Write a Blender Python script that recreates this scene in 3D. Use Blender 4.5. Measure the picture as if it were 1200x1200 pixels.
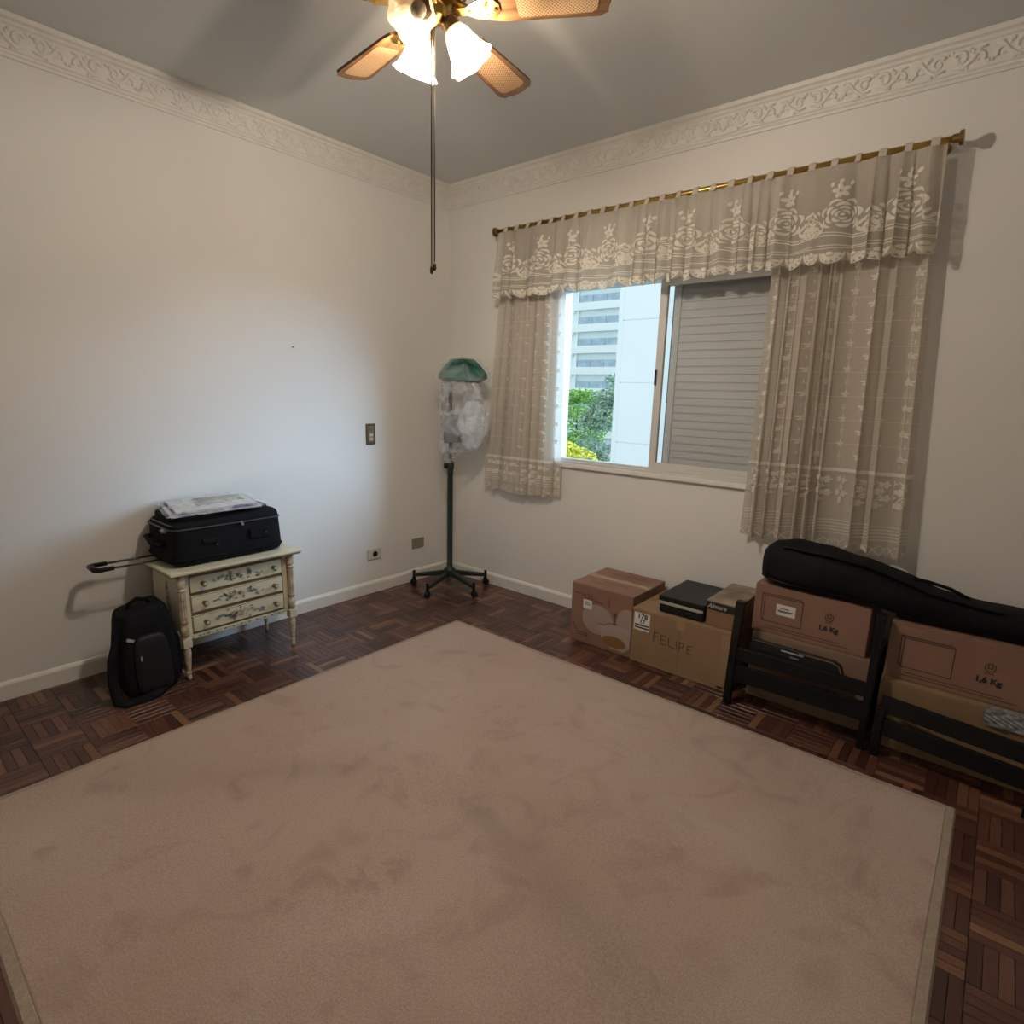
import bpy, bmesh, math, random
from mathutils import Vector, Matrix
random.seed(7)
PI = math.pi
for o in list(bpy.data.objects): bpy.data.objects.remove(o)
scene = bpy.context.scene
C = scene.collection

# ------------------------------------------------------------------ camera
CAM = Vector((3.14084, -3.00549, 1.36205)); YAW, PITCH, ROLL, FPX = -0.696063, -0.20349, 0.026588, 682.12
cy_, sy_, cp_, sp_ = math.cos(YAW), math.sin(YAW), math.cos(PITCH), math.sin(PITCH)
FW = Vector((sy_*cp_, cy_*cp_, sp_)); R0 = Vector((cy_, -sy_, 0)); U0 = R0.cross(FW)
RT = R0*math.cos(ROLL) + U0*math.sin(ROLL); UP = U0*math.cos(ROLL) - R0*math.sin(ROLL)
cd = bpy.data.cameras.new('camera'); cam = bpy.data.objects.new('camera', cd); C.objects.link(cam)
M = Matrix((RT, UP, -FW)).transposed().to_4x4(); M.translation = CAM
cam.matrix_world = M; cd.sensor_width = 36; cd.lens = FPX/1200*36; cd.clip_start = .05; cd.clip_end = 400
scene.camera = cam

# ------------------------------------------------------------------ sky, sun, exposure
w = bpy.data.worlds.new('sky'); scene.world = w; w.use_nodes = True
bg = w.node_tree.nodes['Background']; bg.inputs[0].default_value = (.74, .92, 1, 1); bg.inputs[1].default_value = 1.35
sl = bpy.data.lights.new('hazy_sun_offscreen', 'SUN'); sl.energy = 9.0; sl.angle = math.radians(37); sl.color = (.42, .70, 1)
so = bpy.data.objects.new('hazy_sun_offscreen', sl); C.objects.link(so)
so.rotation_euler = Vector((-.66, -.66, -.30)).to_track_quat('-Z', 'Y').to_euler()
vs = scene.view_settings; vs.view_transform = 'Standard'; vs.look = 'None'; vs.exposure = 0; vs.gamma = 1; vs.use_curve_mapping = False
BULB_W, BULB_C = (0, 29, 29), (1, .88, .74)

# ------------------------------------------------------------------ materials
MATS = {}
def mat(name, col, rough=.6, metal=0, var=0, vscale=8, bump=0, bscale=60, col2=None, coat=0, emit=None, est=0, spec=.5, sheen=0, detail=4):
    if name in MATS: return MATS[name]
    m = bpy.data.materials.new(name); m.use_nodes = True; MATS[name] = m
    nt = m.node_tree; N = nt.nodes; L = nt.links; b = N['Principled BSDF']
    b.inputs['Base Color'].default_value = (*col, 1); b.inputs['Roughness'].default_value = rough; b.inputs['Metallic'].default_value = metal
    b.inputs['Coat Weight'].default_value = coat; b.inputs['Specular IOR Level'].default_value = spec; b.inputs['Sheen Weight'].default_value = sheen
    tc = N.new('ShaderNodeTexCoord')
    if var or col2:
        n = N.new('ShaderNodeTexNoise'); n.inputs['Scale'].default_value = vscale; n.inputs['Detail'].default_value = detail
        L.new(tc.outputs['Object'], n.inputs['Vector'])
        r = N.new('ShaderNodeValToRGB'); r.color_ramp.elements[0].position = .32; r.color_ramp.elements[1].position = .68
        c2 = col2 or tuple(c*(1-var) for c in col)
        r.color_ramp.elements[0].color = (*c2, 1); r.color_ramp.elements[1].color = (*col, 1)
        L.new(n.outputs['Fac'], r.inputs['Fac']); L.new(r.outputs['Color'], b.inputs['Base Color'])
    if bump:
        n2 = N.new('ShaderNodeTexNoise'); n2.inputs['Scale'].default_value = bscale; n2.inputs['Detail'].default_value = 3
        L.new(tc.outputs['Object'], n2.inputs['Vector'])
        bp = N.new('ShaderNodeBump'); bp.inputs['Strength'].default_value = bump; bp.inputs['Distance'].default_value = .004
        L.new(n2.outputs['Fac'], bp.inputs['Height']); L.new(bp.outputs['Normal'], b.inputs['Normal'])
    if emit:
        b.inputs['Emission Color'].default_value = (*emit, 1); b.inputs['Emission Strength'].default_value = est
    return m
def sheer(name, col, clear, trans, weave=0):
    m = bpy.data.materials.new(name); m.use_nodes = True; nt = m.node_tree; N = nt.nodes; L = nt.links
    for n in list(N): N.remove(n)
    out = N.new('ShaderNodeOutputMaterial'); d = N.new('ShaderNodeBsdfDiffuse'); t = N.new('ShaderNodeBsdfTranslucent'); tr = N.new('ShaderNodeBsdfTransparent')
    d.inputs['Color'].default_value = (*col, 1); t.inputs['Color'].default_value = (*col, 1)
    m1 = N.new('ShaderNodeMixShader'); m1.inputs[0].default_value = trans; L.new(d.outputs[0], m1.inputs[1]); L.new(t.outputs[0], m1.inputs[2])
    m2 = N.new('ShaderNodeMixShader'); L.new(m1.outputs[0], m2.inputs[1]); L.new(tr.outputs[0], m2.inputs[2]); L.new(m2.outputs[0], out.inputs[0])
    m2.inputs[0].default_value = clear
    if weave:
        tc = N.new('ShaderNodeTexCoord'); n = N.new('ShaderNodeTexNoise'); n.inputs['Scale'].default_value = weave; n.inputs['Detail'].default_value = 2
        mp = N.new('ShaderNodeMapRange'); mp.inputs['From Min'].default_value = .38; mp.inputs['From Max'].default_value = .62
        mp.inputs['To Min'].default_value = max(0, clear-.12); mp.inputs['To Max'].default_value = clear+.12
        L.new(tc.outputs['Object'], n.inputs['Vector']); L.new(n.outputs['Fac'], mp.inputs['Value']); L.new(mp.outputs[0], m2.inputs[0])
    return m
def clearfilm(name, col, op, rough=.12):
    m = bpy.data.materials.new(name); m.use_nodes = True; nt = m.node_tree; N = nt.nodes; L = nt.links
    b = N['Principled BSDF']; b.inputs['Base Color'].default_value = (*col, 1); b.inputs['Roughness'].default_value = rough
    out = N['Material Output']; tr = N.new('ShaderNodeBsdfTransparent'); mx = N.new('ShaderNodeMixShader')
    tc = N.new('ShaderNodeTexCoord'); n = N.new('ShaderNodeTexNoise'); n.inputs['Scale'].default_value = 11; n.inputs['Detail'].default_value = 2; n.inputs['Distortion'].default_value = .8
    mp = N.new('ShaderNodeMapRange'); mp.inputs['From Min'].default_value = .35; mp.inputs['From Max'].default_value = .65
    mp.inputs['To Min'].default_value = max(0, op-.22); mp.inputs['To Max'].default_value = min(1, op+.22)
    L.new(tc.outputs['Object'], n.inputs['Vector']); L.new(n.outputs['Fac'], mp.inputs['Value']); L.new(mp.outputs[0], mx.inputs[0])
    L.new(tr.outputs[0], mx.inputs[1]); L.new(b.outputs[0], mx.inputs[2]); L.new(mx.outputs[0], out.inputs[0])
    return m

# ------------------------------------------------------------------ mesh helpers
class MB:
    def __init__(s): s.v = []; s.f = []
    def add(s, vs, fs):
        k = len(s.v); s.v += [Vector(p) for p in vs]; s.f += [tuple(i+k for i in q) for q in fs]; return s
    def box(s, x0, x1, y0, y1, z0, z1):
        return s.add([(x, y, z) for z in (z0, z1) for y in (y0, y1) for x in (x0, x1)],
                     [(0, 2, 3, 1), (4, 5, 7, 6), (0, 1, 5, 4), (2, 6, 7, 3), (0, 4, 6, 2), (1, 3, 7, 5)])
    def grid(s, fn, nu, nv, closed=False):
        vs = [fn(i/nu, j/nv) for j in range(nv+1) for i in range(nu if closed else nu+1)]
        W = nu if closed else nu+1; fs = []
        for j in range(nv):
            for i in range(nu):
                a = j*W+i; b = j*W+(i+1) % W; fs.append((a, b, b+W, a+W))
        return s.add(vs, fs)
    def lathe(s, prof, n=20, cx=0, cy=0, wob=None):
        vs = []; fs = []
        for k, (r, z) in enumerate(prof):
            for i in range(n):
                a = 2*PI*i/n; rr = r*(wob(a, k/(len(prof)-1)) if wob else 1)
                vs.append((cx+rr*math.cos(a), cy+rr*math.sin(a), z))
        for k in range(len(prof)-1):
            for i in range(n):
                fs.append((k*n+i, k*n+(i+1) % n, (k+1)*n+(i+1) % n, (k+1)*n+i))
        if prof[0][0] > 1e-5 and not wob: fs.append(tuple(range(n-1, -1, -1)))
        if prof[-1][0] > 1e-5 and not wob: fs.append(tuple((len(prof)-1)*n+i for i in range(n)))
        return s.add(vs, fs)
    def tube(s, pts, r, n=8, cap=True, flat=None):
        pts = [Vector(p) for p in pts]; rs = r if isinstance(r, (list, tuple)) else [r]*len(pts)
        vs = []; prev = None
        for i, p in enumerate(pts):
            t = (pts[min(i+1, len(pts)-1)]-pts[max(i-1, 0)])
            if t.length < 1e-9: t = Vector((0, 0, 1))
            t.normalize()
            a = prev if prev is not None else (Vector((0, 0, 1)) if abs(t.z) < .9 else Vector((1, 0, 0)))
            a = (a - t*a.dot(t)).normalized(); b = t.cross(a); prev = a
            for k in range(n):
                q = 2*PI*k/n; vs.append(p + a*math.cos(q)*rs[i]*(flat or 1) + b*math.sin(q)*rs[i])
        fs = []
        for i in range(len(pts)-1):
            for k in range(n): fs.append((i*n+k, i*n+(k+1) % n, (i+1)*n+(k+1) % n, (i+1)*n+k))
        if cap: fs += [tuple(range(n-1, -1, -1)), tuple((len(pts)-1)*n+k for k in range(n))]
        return s.add(vs, fs)
    def prism(s, poly, fn, h0, h1):
        n = len(poly); vs = [fn(a, b, h0) for a, b in poly]+[fn(a, b, h1) for a, b in poly]
        fs = [tuple(range(n-1, -1, -1)), tuple(range(n, 2*n))]+[(i, (i+1) % n, n+(i+1) % n, n+i) for i in range(n)]
        return s.add(vs, fs)
    def xf(s, Mx): s.v = [Mx @ p for p in s.v]; return s
    def mesh(s, name, material, smooth=False):
        me = bpy.data.meshes.new(name); me.from_pydata([tuple(p) for p in s.v], [], s.f); me.update()
        bm = bmesh.new(); bm.from_mesh(me); bmesh.ops.recalc_face_normals(bm, faces=bm.faces); bm.to_mesh(me); bm.free()
        if material: me.materials.append(material)
        if smooth:
            me.shade_smooth() if hasattr(me, 'shade_smooth') else None
        return me
    def build(s, name, material, parent=None, smooth=False, bevel=0, seg=2, raw=False, loc=(0, 0, 0), rot=(0, 0, 0), sub=0):
        if not raw and parent is not None:
            og = ORG.get(parent.name, Vector()); s.v = [p-og for p in s.v]
        elif not raw and parent is None:
            pass
        me = s.mesh(name, material, smooth); o = bpy.data.objects.new(name, me); C.objects.link(o)
        o.location = loc; o.rotation_euler = rot
        if parent is not None: o.parent = parent; ORG[o.name] = ORG.get(parent.name, Vector())
        if bevel:
            b = o.modifiers.new('edge', 'BEVEL'); b.width = bevel; b.segments = seg; b.limit_method = 'ANGLE'; b.angle_limit = .6
        if sub:
            q = o.modifiers.new('soft', 'SUBSURF'); q.levels = sub; q.render_levels = sub
        if smooth and bevel: pass
        return o
ORG = {}
def tag(o, label=None, cat=None, group=None, kind=None):
    if label: o['label'] = label
    if cat: o['category'] = cat
    if group: o['group'] = group
    if kind: o['kind'] = kind
    return o
def thing(name, label, cat, loc, group=None):
    o = bpy.data.objects.new(name, None); C.objects.link(o); o.location = loc; o.empty_display_size = .05
    ORG[o.name] = Vector(loc); return tag(o, label, cat, group)
def link_copy(src, parent, loc=None, rot=None):
    o = src.copy(); C.objects.link(o); o.parent = parent
    if loc is not None: o.location = loc
    if rot is not None: o.rotation_euler = rot
    return o
def smoothed(o, ang=.7):
    me = o.data; me.shade_smooth()
    try: me.set_sharp_from_angle(angle=ang)
    except Exception: pass
    return o
def text(body, size, pos, xdir, ydir, material, parent, name='lettering', shear=0, bold=0):
    cu = bpy.data.curves.new('t', 'FONT'); cu.body = body; cu.size = size; cu.shear = shear; cu.extrude = .0006; cu.align_x = 'CENTER'; cu.align_y = 'CENTER'; cu.offset = bold
    cu.resolution_u = 3
    to = bpy.data.objects.new('t', cu); C.objects.link(to)
    me = bpy.data.meshes.new_from_object(to); bpy.data.objects.remove(to)
    X = Vector(xdir).normalized(); Y = Vector(ydir).normalized(); Z = X.cross(Y)
    Mx = Matrix((X, Y, Z)).transposed().to_4x4(); Mx.translation = Vector(pos)-ORG.get(parent.name, Vector())
    me.transform(Mx); me.materials.clear(); me.materials.append(material)
    o = bpy.data.objects.new(name, me); C.objects.link(o); o.parent = parent; ORG[o.name] = ORG.get(parent.name, Vector())
    return o
def strokes(mb, lines, fn, wd):
    """flat ribbons following 2-D polylines, placed by fn(a,b)"""
    for ln in lines:
        for (a0, b0), (a1, b1) in zip(ln[:-1], ln[1:]):
            d = Vector((a1-a0, b1-b0));
            if d.length < 1e-6: continue
            e = d.normalized()*wd*.4; n = Vector((-d.y, d.x)).normalized()*wd/2
            p = [(a0-e.x+n.x, b0-e.y+n.y), (a1+e.x+n.x, b1+e.y+n.y), (a1+e.x-n.x, b1+e.y-n.y), (a0-e.x-n.x, b0-e.y-n.y)]
            mb.add([fn(*q) for q in p], [(0, 1, 2, 3)])
    return mb

# ------------------------------------------------------------------ shared materials
wallm = mat('wall_paint', (.80, .78, .745), .65, var=.03, vscale=1.2, bump=.05, bscale=140)
ceilm = mat('ceiling_paint', (.66, .675, .67), .7, var=.03, vscale=1)
trimm = mat('white_trim', (.80, .775, .73), .5, var=.05, vscale=20)
black = mat('black_fabric', (.0065, .0065, .009), .8, var=.3, vscale=30, bump=.25, bscale=300, spec=.18)
blackp = mat('black_plastic', (.008, .008, .010), .4, spec=.3)
brass = mat('brass', (.62, .40, .12), .28, 1, var=.3, vscale=20)
dkbrass = mat('aged_brass', (.30, .19, .07), .38, .9)
steel = mat('steel', (.5, .5, .5), .3, 1)
paperm = mat('white_paper', (.72, .71, .68), .6)
inkm = mat('black_ink', (.02, .02, .02), .6)

H = 2.7; RX = 4.15; RY = -3.75
# ------------------------------------------------------------------ room shell
def slab(name, b, m, **k): return tag(MB().box(*b).build(name, m, **k), kind='structure')
floor = slab('floor', (-.15, RX+.15, RY-.15, .15, -.12, -.009), mat('subfloor', (.05, .03, .022), .8))
slab('ceiling', (-.15, RX+.15, RY-.15, .18, H, H+.12), ceilm)
slab('wall_left', (-.15, 0, RY-.15, 0, -.009, H), wallm)
slab('wall_right', (RX, RX+.15, RY-.15, .18, -.009, H), wallm)
slab('wall_front', (0, RX, RY-.15, RY, -.009, H), wallm)
WX0, WX1, WZ0, WZ1 = .925, 2.32, .935, 2.005
wb = MB(); wb.box(-.15, WX0, 0, .18, -.009, H); wb.box(WX1, RX, 0, .18, -.009, H); wb.box(WX0, WX1, 0, .18, -.009, WZ0); wb.box(WX0, WX1, 0, .18, WZ1, H)
tag(wb.build('wall_back', wallm), kind='structure')
def baseboard(name, horizontal, a0, a1):
    prof = [(0, 0), (.016, 0), (.016, .066), (.012, .074), (.007, .08), (0, .082)]
    m = MB()
    fn = (lambda p, q, h: (h, -p, q)) if horizontal else (lambda p, q, h: (p, h, q))
    m.prism(prof, fn, a0, a1); return tag(m.build(name, trimm), kind='structure')
baseboard('baseboard_back', True, 0, RX); baseboard('baseboard_left', False, RY, -.016)
# cornice: moulded profile plus carved scroll ornaments
cprof = [(0, 0), (.010, 0), (.012, .010), (.018, .014), (.018, .022), (.024, .026), (.044, .098), (.052, .104), (.052, .114), (.064, .120), (.070, .135), (0, .135)]
def cornice(name, back):
    m = MB(); n = len(cprof); vs = []
    for e in (0, 1):
        for p, q in cprof:
            if back: vs.append(((p if e == 0 else RX), -p, H-.135+q))
            else: vs.append((p, (-p if e == 0 else RY), H-.135+q))
    m.add(vs, [tuple(range(n)), tuple(range(n, 2*n))]+[(i, (i+1) % n, n+(i+1) % n, n+i) for i in range(n)])
    return tag(m.build(name, trimm), kind='structure')
tr1 = cornice('trim_1', True); tr2 = cornice('trim_2', False)
def spiral(cx, cy, r0, r1, a0, a1, n=14): return [(cx+(r0+(r1-r0)*t/n)*math.cos(a0+(a1-a0)*t/n), cy+(r0+(r1-r0)*t/n)*math.sin(a0+(a1-a0)*t/n)) for t in range(n+1)]
orn = MB()     # local: x along the wall, y up the sloped band, z out of it
def otube(pts, r): orn.tube([(a, b, -.0015) for a, b in pts], [q*1.45 for q in r], 6)
otube(spiral(-.028, .004, .024, .006, 2.6, -4.2), [.0062-.0002*i for i in range(15)])
otube(spiral(.026, -.004, .021, .005, -.6, 5.4), [.0058-.0002*i for i in range(15)])
otube([(-.052, -.02), (-.02, -.028), (.01, -.006), (.03, .024), (.052, .026)], [.003, .005, .006, .005, .003])
for a, b, c, d in ((-.05, .022, -.062, .03), (-.004, .02, .004, .032), (.05, -.016, .06, -.028), (0, -.03, -.012, -.034), (.012, .012, .002, .026)):
    otube([(a, b), ((a+c)/2, (b+d)/2+.002), (c, d)], [.002, .006, .002])
ome = orn.mesh('cornice_ornament', trimm); ome.shade_smooth()
pit = .124; slope = math.atan2(.020, .072)
def ornaments(parent, back):
    n = int((RX if back else -RY)/pit)
    for i in range(n):
        d = .10+pit*i; o = bpy.data.objects.new('cornice_ornament', ome); C.objects.link(o); o.parent = parent
        fl = -1 if i % 2 else 1
        X = Vector((1, 0, 0)) if back else Vector((0, -1, 0)); out = Vector((0, -1, 0)) if back else Vector((1, 0, 0))
        Y = (Vector((0, 0, 1))*math.cos(slope)+out*math.sin(slope)); Z = (out*math.cos(slope)-Vector((0, 0, 1))*math.sin(slope))
        mm = Matrix((X*fl, Y, Z)).transposed().to_4x4(); mm.translation = X*d+out*.0345+Vector((0, 0, H-.135+.062)); o.matrix_local = mm
ornaments(tr1, True); ornaments(tr2, False)

# ------------------------------------------------------------------ parquet
def wood_strip_mat():
    m = bpy.data.materials.new('parquet_wood'); m.use_nodes = True; nt = m.node_tree; N = nt.nodes; L = nt.links; b = N['Principled BSDF']
    oi = N.new('ShaderNodeObjectInfo'); ge = N.new('ShaderNodeNewGeometry'); ad = N.new('ShaderNodeMath'); ad.operation = 'ADD'; fr = N.new('ShaderNodeMath'); fr.operation = 'FRACT'
    L.new(oi.outputs['Random'], ad.inputs[0]); L.new(ge.outputs['Random Per Island'], ad.inputs[1]); L.new(ad.outputs[0], fr.inputs[0])
    r = N.new('ShaderNodeValToRGB'); el = r.color_ramp.elements
    cols = [(0, (.040, .014, .011)), (.25, (.066, .024, .018)), (.5, (.088, .033, .023)), (.75, (.115, .046, .030)), (.93, (.165, .074, .043)), (1, (.24, .125, .07))]
    el[0].position = 0; el[0].color = (*cols[0][1], 1); el[1].position = 1; el[1].color = (*cols[-1][1], 1)
    for p, c in cols[1:-1]: e = el.new(p); e.color = (*c, 1)
    L.new(fr.outputs[0], r.inputs[0])
    uv = N.new('ShaderNodeUVMap'); uv.uv_map = 'uv'; mp = N.new('ShaderNodeMapping'); mp.inputs['Scale'].default_value = (14, 160, 1)
    cb = N.new('ShaderNodeVectorMath'); cb.operation = 'ADD'; L.new(uv.outputs[0], cb.inputs[0]); L.new(oi.outputs['Location'], cb.inputs[1])
    L.new(cb.outputs[0], mp.inputs[0]); n = N.new('ShaderNodeTexNoise'); n.inputs['Scale'].default_value = 1; n.inputs['Detail'].default_value = 5; L.new(mp.outputs[0], n.inputs['Vector'])
    mr = N.new('ShaderNodeMapRange'); mr.inputs['To Min'].default_value = .55; mr.inputs['To Max'].default_value = 1.4; L.new(n.outputs['Fac'], mr.inputs[0])
    mx = N.new('ShaderNodeMix'); mx.data_type = 'RGBA'; mx.blend_type = 'MULTIPLY'; mx.inputs[0].default_value = 1
    L.new(r.outputs[0], mx.inputs[6]); L.new(mr.outputs[0], mx.inputs[7]); L.new(mx.outputs[2], b.inputs['Base Color'])
    b.inputs['Roughness'].default_value = .36; b.inputs['Coat Weight'].default_value = .15; b.inputs['Coat Roughness'].default_value = .18
    return m
parq = wood_strip_mat()
SL, SN = .155, 5; SW = SL/SN; gp = .0007
def strip_geo(cx, cy, rot):
    hx, hy, b = SL/2-gp, SW/2-gp, .0005
    loc = [(-hx, -hy, -.0085), (hx, -hy, -.0085), (hx, hy, -.0085), (-hx, hy, -.0085), (-hx, -hy, -b), (hx, -hy, -b), (hx, hy, -b), (-hx, hy, -b),
           (-hx+b, -hy+b, 0), (hx-b, -hy+b, 0), (hx-b, hy-b, 0), (-hx+b, hy-b, 0)]
    fs = [(0, 1, 5, 4), (1, 2, 6, 5), (2, 3, 7, 6), (3, 0, 4, 7), (4, 5, 9, 8), (5, 6, 10, 9), (6, 7, 11, 10), (7, 4, 8, 11), (8, 9, 10, 11)]
    v = [((cx-y, cy+x, z) if rot else (cx+x, cy+y, z)) for x, y, z in loc]
    return v, fs, loc
def put_uv(me, uvs):
    l = me.uv_layers.new(name='uv')
    for lp in me.loops: l.data[lp.index].uv = uvs[lp.vertex_index]
RUG = (.78, 3.205, -2.90, -.67)
pieces = []
for bi in range(int(RX/SL)+1):
    for bj in range(int(-RY/SL)+1):
        rot = (bi+bj) % 2
        for k in range(SN):
            o_ = (k+.5)*SW-SL/2; x = (bi+.5)*SL+(o_ if rot else 0)+.008; y = -(bj+.5)*SL-(0 if rot else o_)-.008
            if x > RX or y < RY: continue
            hx, hy = (SW/2, SL/2) if rot else (SL/2, SW/2)
            if x-hx > RUG[0]+.03 and x+hx < RUG[1]-.03 and y-hy > RUG[2]+.03 and y+hy < RUG[3]-.03: continue
            hidden = (1.45 < x < 2.3 and y > -.38) or (2.38 < x < 3.4 and y > -.33)
            d = Vector((x, y, 0))-CAM; wz = d.dot(FW); s_ = 0
            if wz > .1 and not hidden:
                px, py = 600+FPX*d.dot(RT)/wz, 600-FPX*d.dot(UP)/wz
                if -20 < px < 1220 and py < 1230: s_ = CAM.z/(wz**3)*(1 if y > -3.2 else 0)
            pieces.append((s_, x, y, rot))
pieces.sort(key=lambda q: -q[0])
v, f, loc = strip_geo(0, 0, 0); sm = bpy.data.meshes.new('parquet_strip'); sm.from_pydata(v, [], f); sm.materials.append(parq); put_uv(sm, [(a, b) for a, b, c in loc])
for s_, x, y, rot in pieces[:295]:
    o = bpy.data.objects.new('parquet_strip', sm); C.objects.link(o); o.parent = floor; o.location = (x, y, random.uniform(-.0003, .0003)); o.rotation_euler = (0, 0, PI/2*rot+(PI if random.random() < .5 else 0))
V = []; F = []; U = []
for s_, x, y, rot in pieces[295:]:
    v, f, loc = strip_geo(x, y, rot); k = len(V); V += v; F += [tuple(i+k for i in q) for q in f]; r1, r2 = random.random()*9, random.random()*9; U += [(a+r1, b+r2) for a, b, c in loc]
me = bpy.data.meshes.new('parquet_field'); me.from_pydata(V, [], F); me.materials.append(parq); put_uv(me, U)
o = bpy.data.objects.new('parquet_field', me); C.objects.link(o); o.parent = floor; o['kind'] = 'stuff'

# ------------------------------------------------------------------ window
win = bpy.data.objects.new('window_1', None); C.objects.link(win); win['kind'] = 'structure'; ORG['window_1'] = Vector()
alum = mat('window_aluminium', (.62, .61, .58), .4, .0)
slatm = mat('shutter_grey', (.56, .55, .545), .6)
fr = MB(); fr.box(WX0, WX0+.03, -.008, .15, WZ0, WZ1); fr.box(WX1-.03, WX1, -.008, .15, WZ0, WZ1); fr.box(WX0+.03, WX1-.03, -.008, .15, WZ1-.028, WZ1); fr.box(WX0+.03, WX1-.03, -.008, .15, WZ0, WZ0+.016)
fr.box(WX0+.03, WX1-.03, .012, .018, WZ0+.016, WZ0+.028); fr.box(WX0+.03, WX1-.03, .062, .068, WZ0+.016, WZ0+.024)
fr.build('window_frame', alum, win, bevel=.002)
MB().box(WX0-.03, WX1+.03, -.022, .0, WZ0-.025, WZ0).build('window_sill', trimm, win, bevel=.003)
sx0, sx1 = 1.612, WX1-.03
sa = MB(); sa.box(sx0, sx0+.042, .02, .045, WZ0+.016, WZ1-.03); sa.box(sx1-.04, sx1, .02, .045, WZ0+.016, WZ1-.03); sa.box(sx0+.042, sx1-.04, .02, .045, WZ0+.016, WZ0+.058); sa.box(sx0+.042, sx1-.04, .02, .045, WZ1-.07, WZ1-.03)
sash = sa.build('glass_sash', alum, win, bevel=.002)
gl = bpy.data.materials.new('window_glass'); gl.use_nodes = True
_n = gl.node_tree.nodes; _l = gl.node_tree.links; _tr = _n.new('ShaderNodeBsdfTransparent'); _tr.inputs[0].default_value = (.97, .98, .98, 1); _gl = _n.new('ShaderNodeBsdfGlossy'); _gl.inputs['Roughness'].default_value = .03
_mx = _n.new('ShaderNodeMixShader'); _fz = _n.new('ShaderNodeFresnel'); _fz.inputs[0].default_value = 1.35; _l.new(_fz.outputs[0], _mx.inputs[0]); _l.new(_tr.outputs[0], _mx.inputs[1]); _l.new(_gl.outputs[0], _mx.inputs[2]); _l.new(_mx.outputs[0], _n['Material Output'].inputs[0])
MB().box(sx0+.042, sx1-.04, .030, .034, WZ0+.058, WZ1-.07).build('glass_pane', gl, sash)
MB().box(sx0+.004, sx0+.014, .008, .02, 1.42, 1.50).build('sash_latch', mat('dark_metal', (.05, .05, .055), .4, .6), sash)
# louvred shutter panel behind the glass on the right half
hx0, hx1 = 1.665, WX1-.03
sh = MB(); sh.box(hx0, hx0+.038, .085, .115, WZ0+.016, WZ1-.03); sh.box(hx1-.03, hx1, .085, .115, WZ0+.016, WZ1-.03); sh.box(hx0+.038, hx1-.03, .085, .115, WZ0+.016, WZ0+.05); sh.box(hx0+.038, hx1-.03, .085, .115, WZ1-.06, WZ1-.03)
shut = sh.build('shutter', slatm, win, bevel=.002)
MB().box(hx0-.006, hx0, .088, .112, WZ0+.016, WZ1-.03).build('shutter_seal', mat('blue_seal', (.04, .05, .11), .5), shut)
ns = 23; sp_ = (WZ1-.06-(WZ0+.05))/ns
for i in range(ns):
    z = WZ0+.05+(i+.5)*sp_
    m = MB(); m.add([(x, y+dy, zz+dz) for x in (hx0+.038, hx1-.03) for y, zz in ((.0900, z-.5*sp_-.0045), (.0958, z+.5*sp_+.0002)) for dy, dz in ((0, 0), (.004, 0))], [(0, 2, 6, 4), (1, 5, 7, 3), (0, 4, 5, 1), (2, 3, 7, 6), (0, 1, 3, 2), (4, 6, 7, 5)])
    m.build('shutter_slat', slatm, shut)

# ------------------------------------------------------------------ outside
GZ = -11
tag(MB().box(-120, 80, .5, 140, GZ-.3, GZ).build('ground', mat('street_ground', (.30, .31, .28), .9, var=.3, vscale=.2)), kind='structure')
bwhite = mat('tower_white', (.84, .86, .85), .7, var=.03, vscale=.4)
bglass = mat('tower_glass', (.42, .53, .62), .25, var=.3, vscale=.9)
bshade = mat('tower_recess', (.80, .87, .87), .7)
apt = thing('apartment_building', 'white apartment tower with stacked glazed balconies seen through the window', 'building', (-42, 74, GZ))
m = MB(); m.box(-47.2, -30, 67.0, 80, GZ, 34); m.build('wall', bshade, apt)
for k in range(-4, 9):
    zs = 3.95+2.83*k          # underside of each balcony slab
    if zs < GZ+1: continue
    s1 = MB().box(-44.8, -31, 66.3, 67.0, zs, zs+1.02).build('balcony', bwhite, apt, bevel=.05)
    for j in range(6):
        MB().box(-43.9+j*2.15, -41.82+j*2.15, 66.62, 66.68, zs+1.02, zs+1.95).build('balcony_pane', bglass, s1)
    MB().box(-44.4, -44.1, 66.6, 67.0, zs+1.02, zs+2.83).build('pier', bwhite, apt)
    s2 = MB().box(-47.2, -44.8, 66.75, 67.0, zs-.25, zs+.75).build('spandrel', bwhite, apt)
    wn = MB().box(-46.6, -45.4, 66.92, 67.0, zs+1.05, zs+2.05).build('window', bwhite, apt)
    MB().box(-46.5, -45.5, 66.89, 66.93, zs+1.12, zs+1.98).build('pane', bglass, wn)
wt = thing('white_tower', 'plain white windowless tower wall with faint joints right beside the balconies', 'building', (-6, 25, GZ))
tw = mat('plain_tower', (.84, .86, .87), .8, var=.03, vscale=.3)
for k in range(-5, 8):
    MB().box(-11.3, 6, 22.02, 30, 1.95+2.83*k, 1.95+2.83*(k+1)-.03).build('wall_panel', tw, wt)
MB().box(-11.25, 5.95, 22.06, 29.9, GZ, 24).build('core', tw, wt)
MB().box(-11.55, -11.30, 22.0, 30, GZ, 24.6).build('edge_fin', bwhite, wt)
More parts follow.
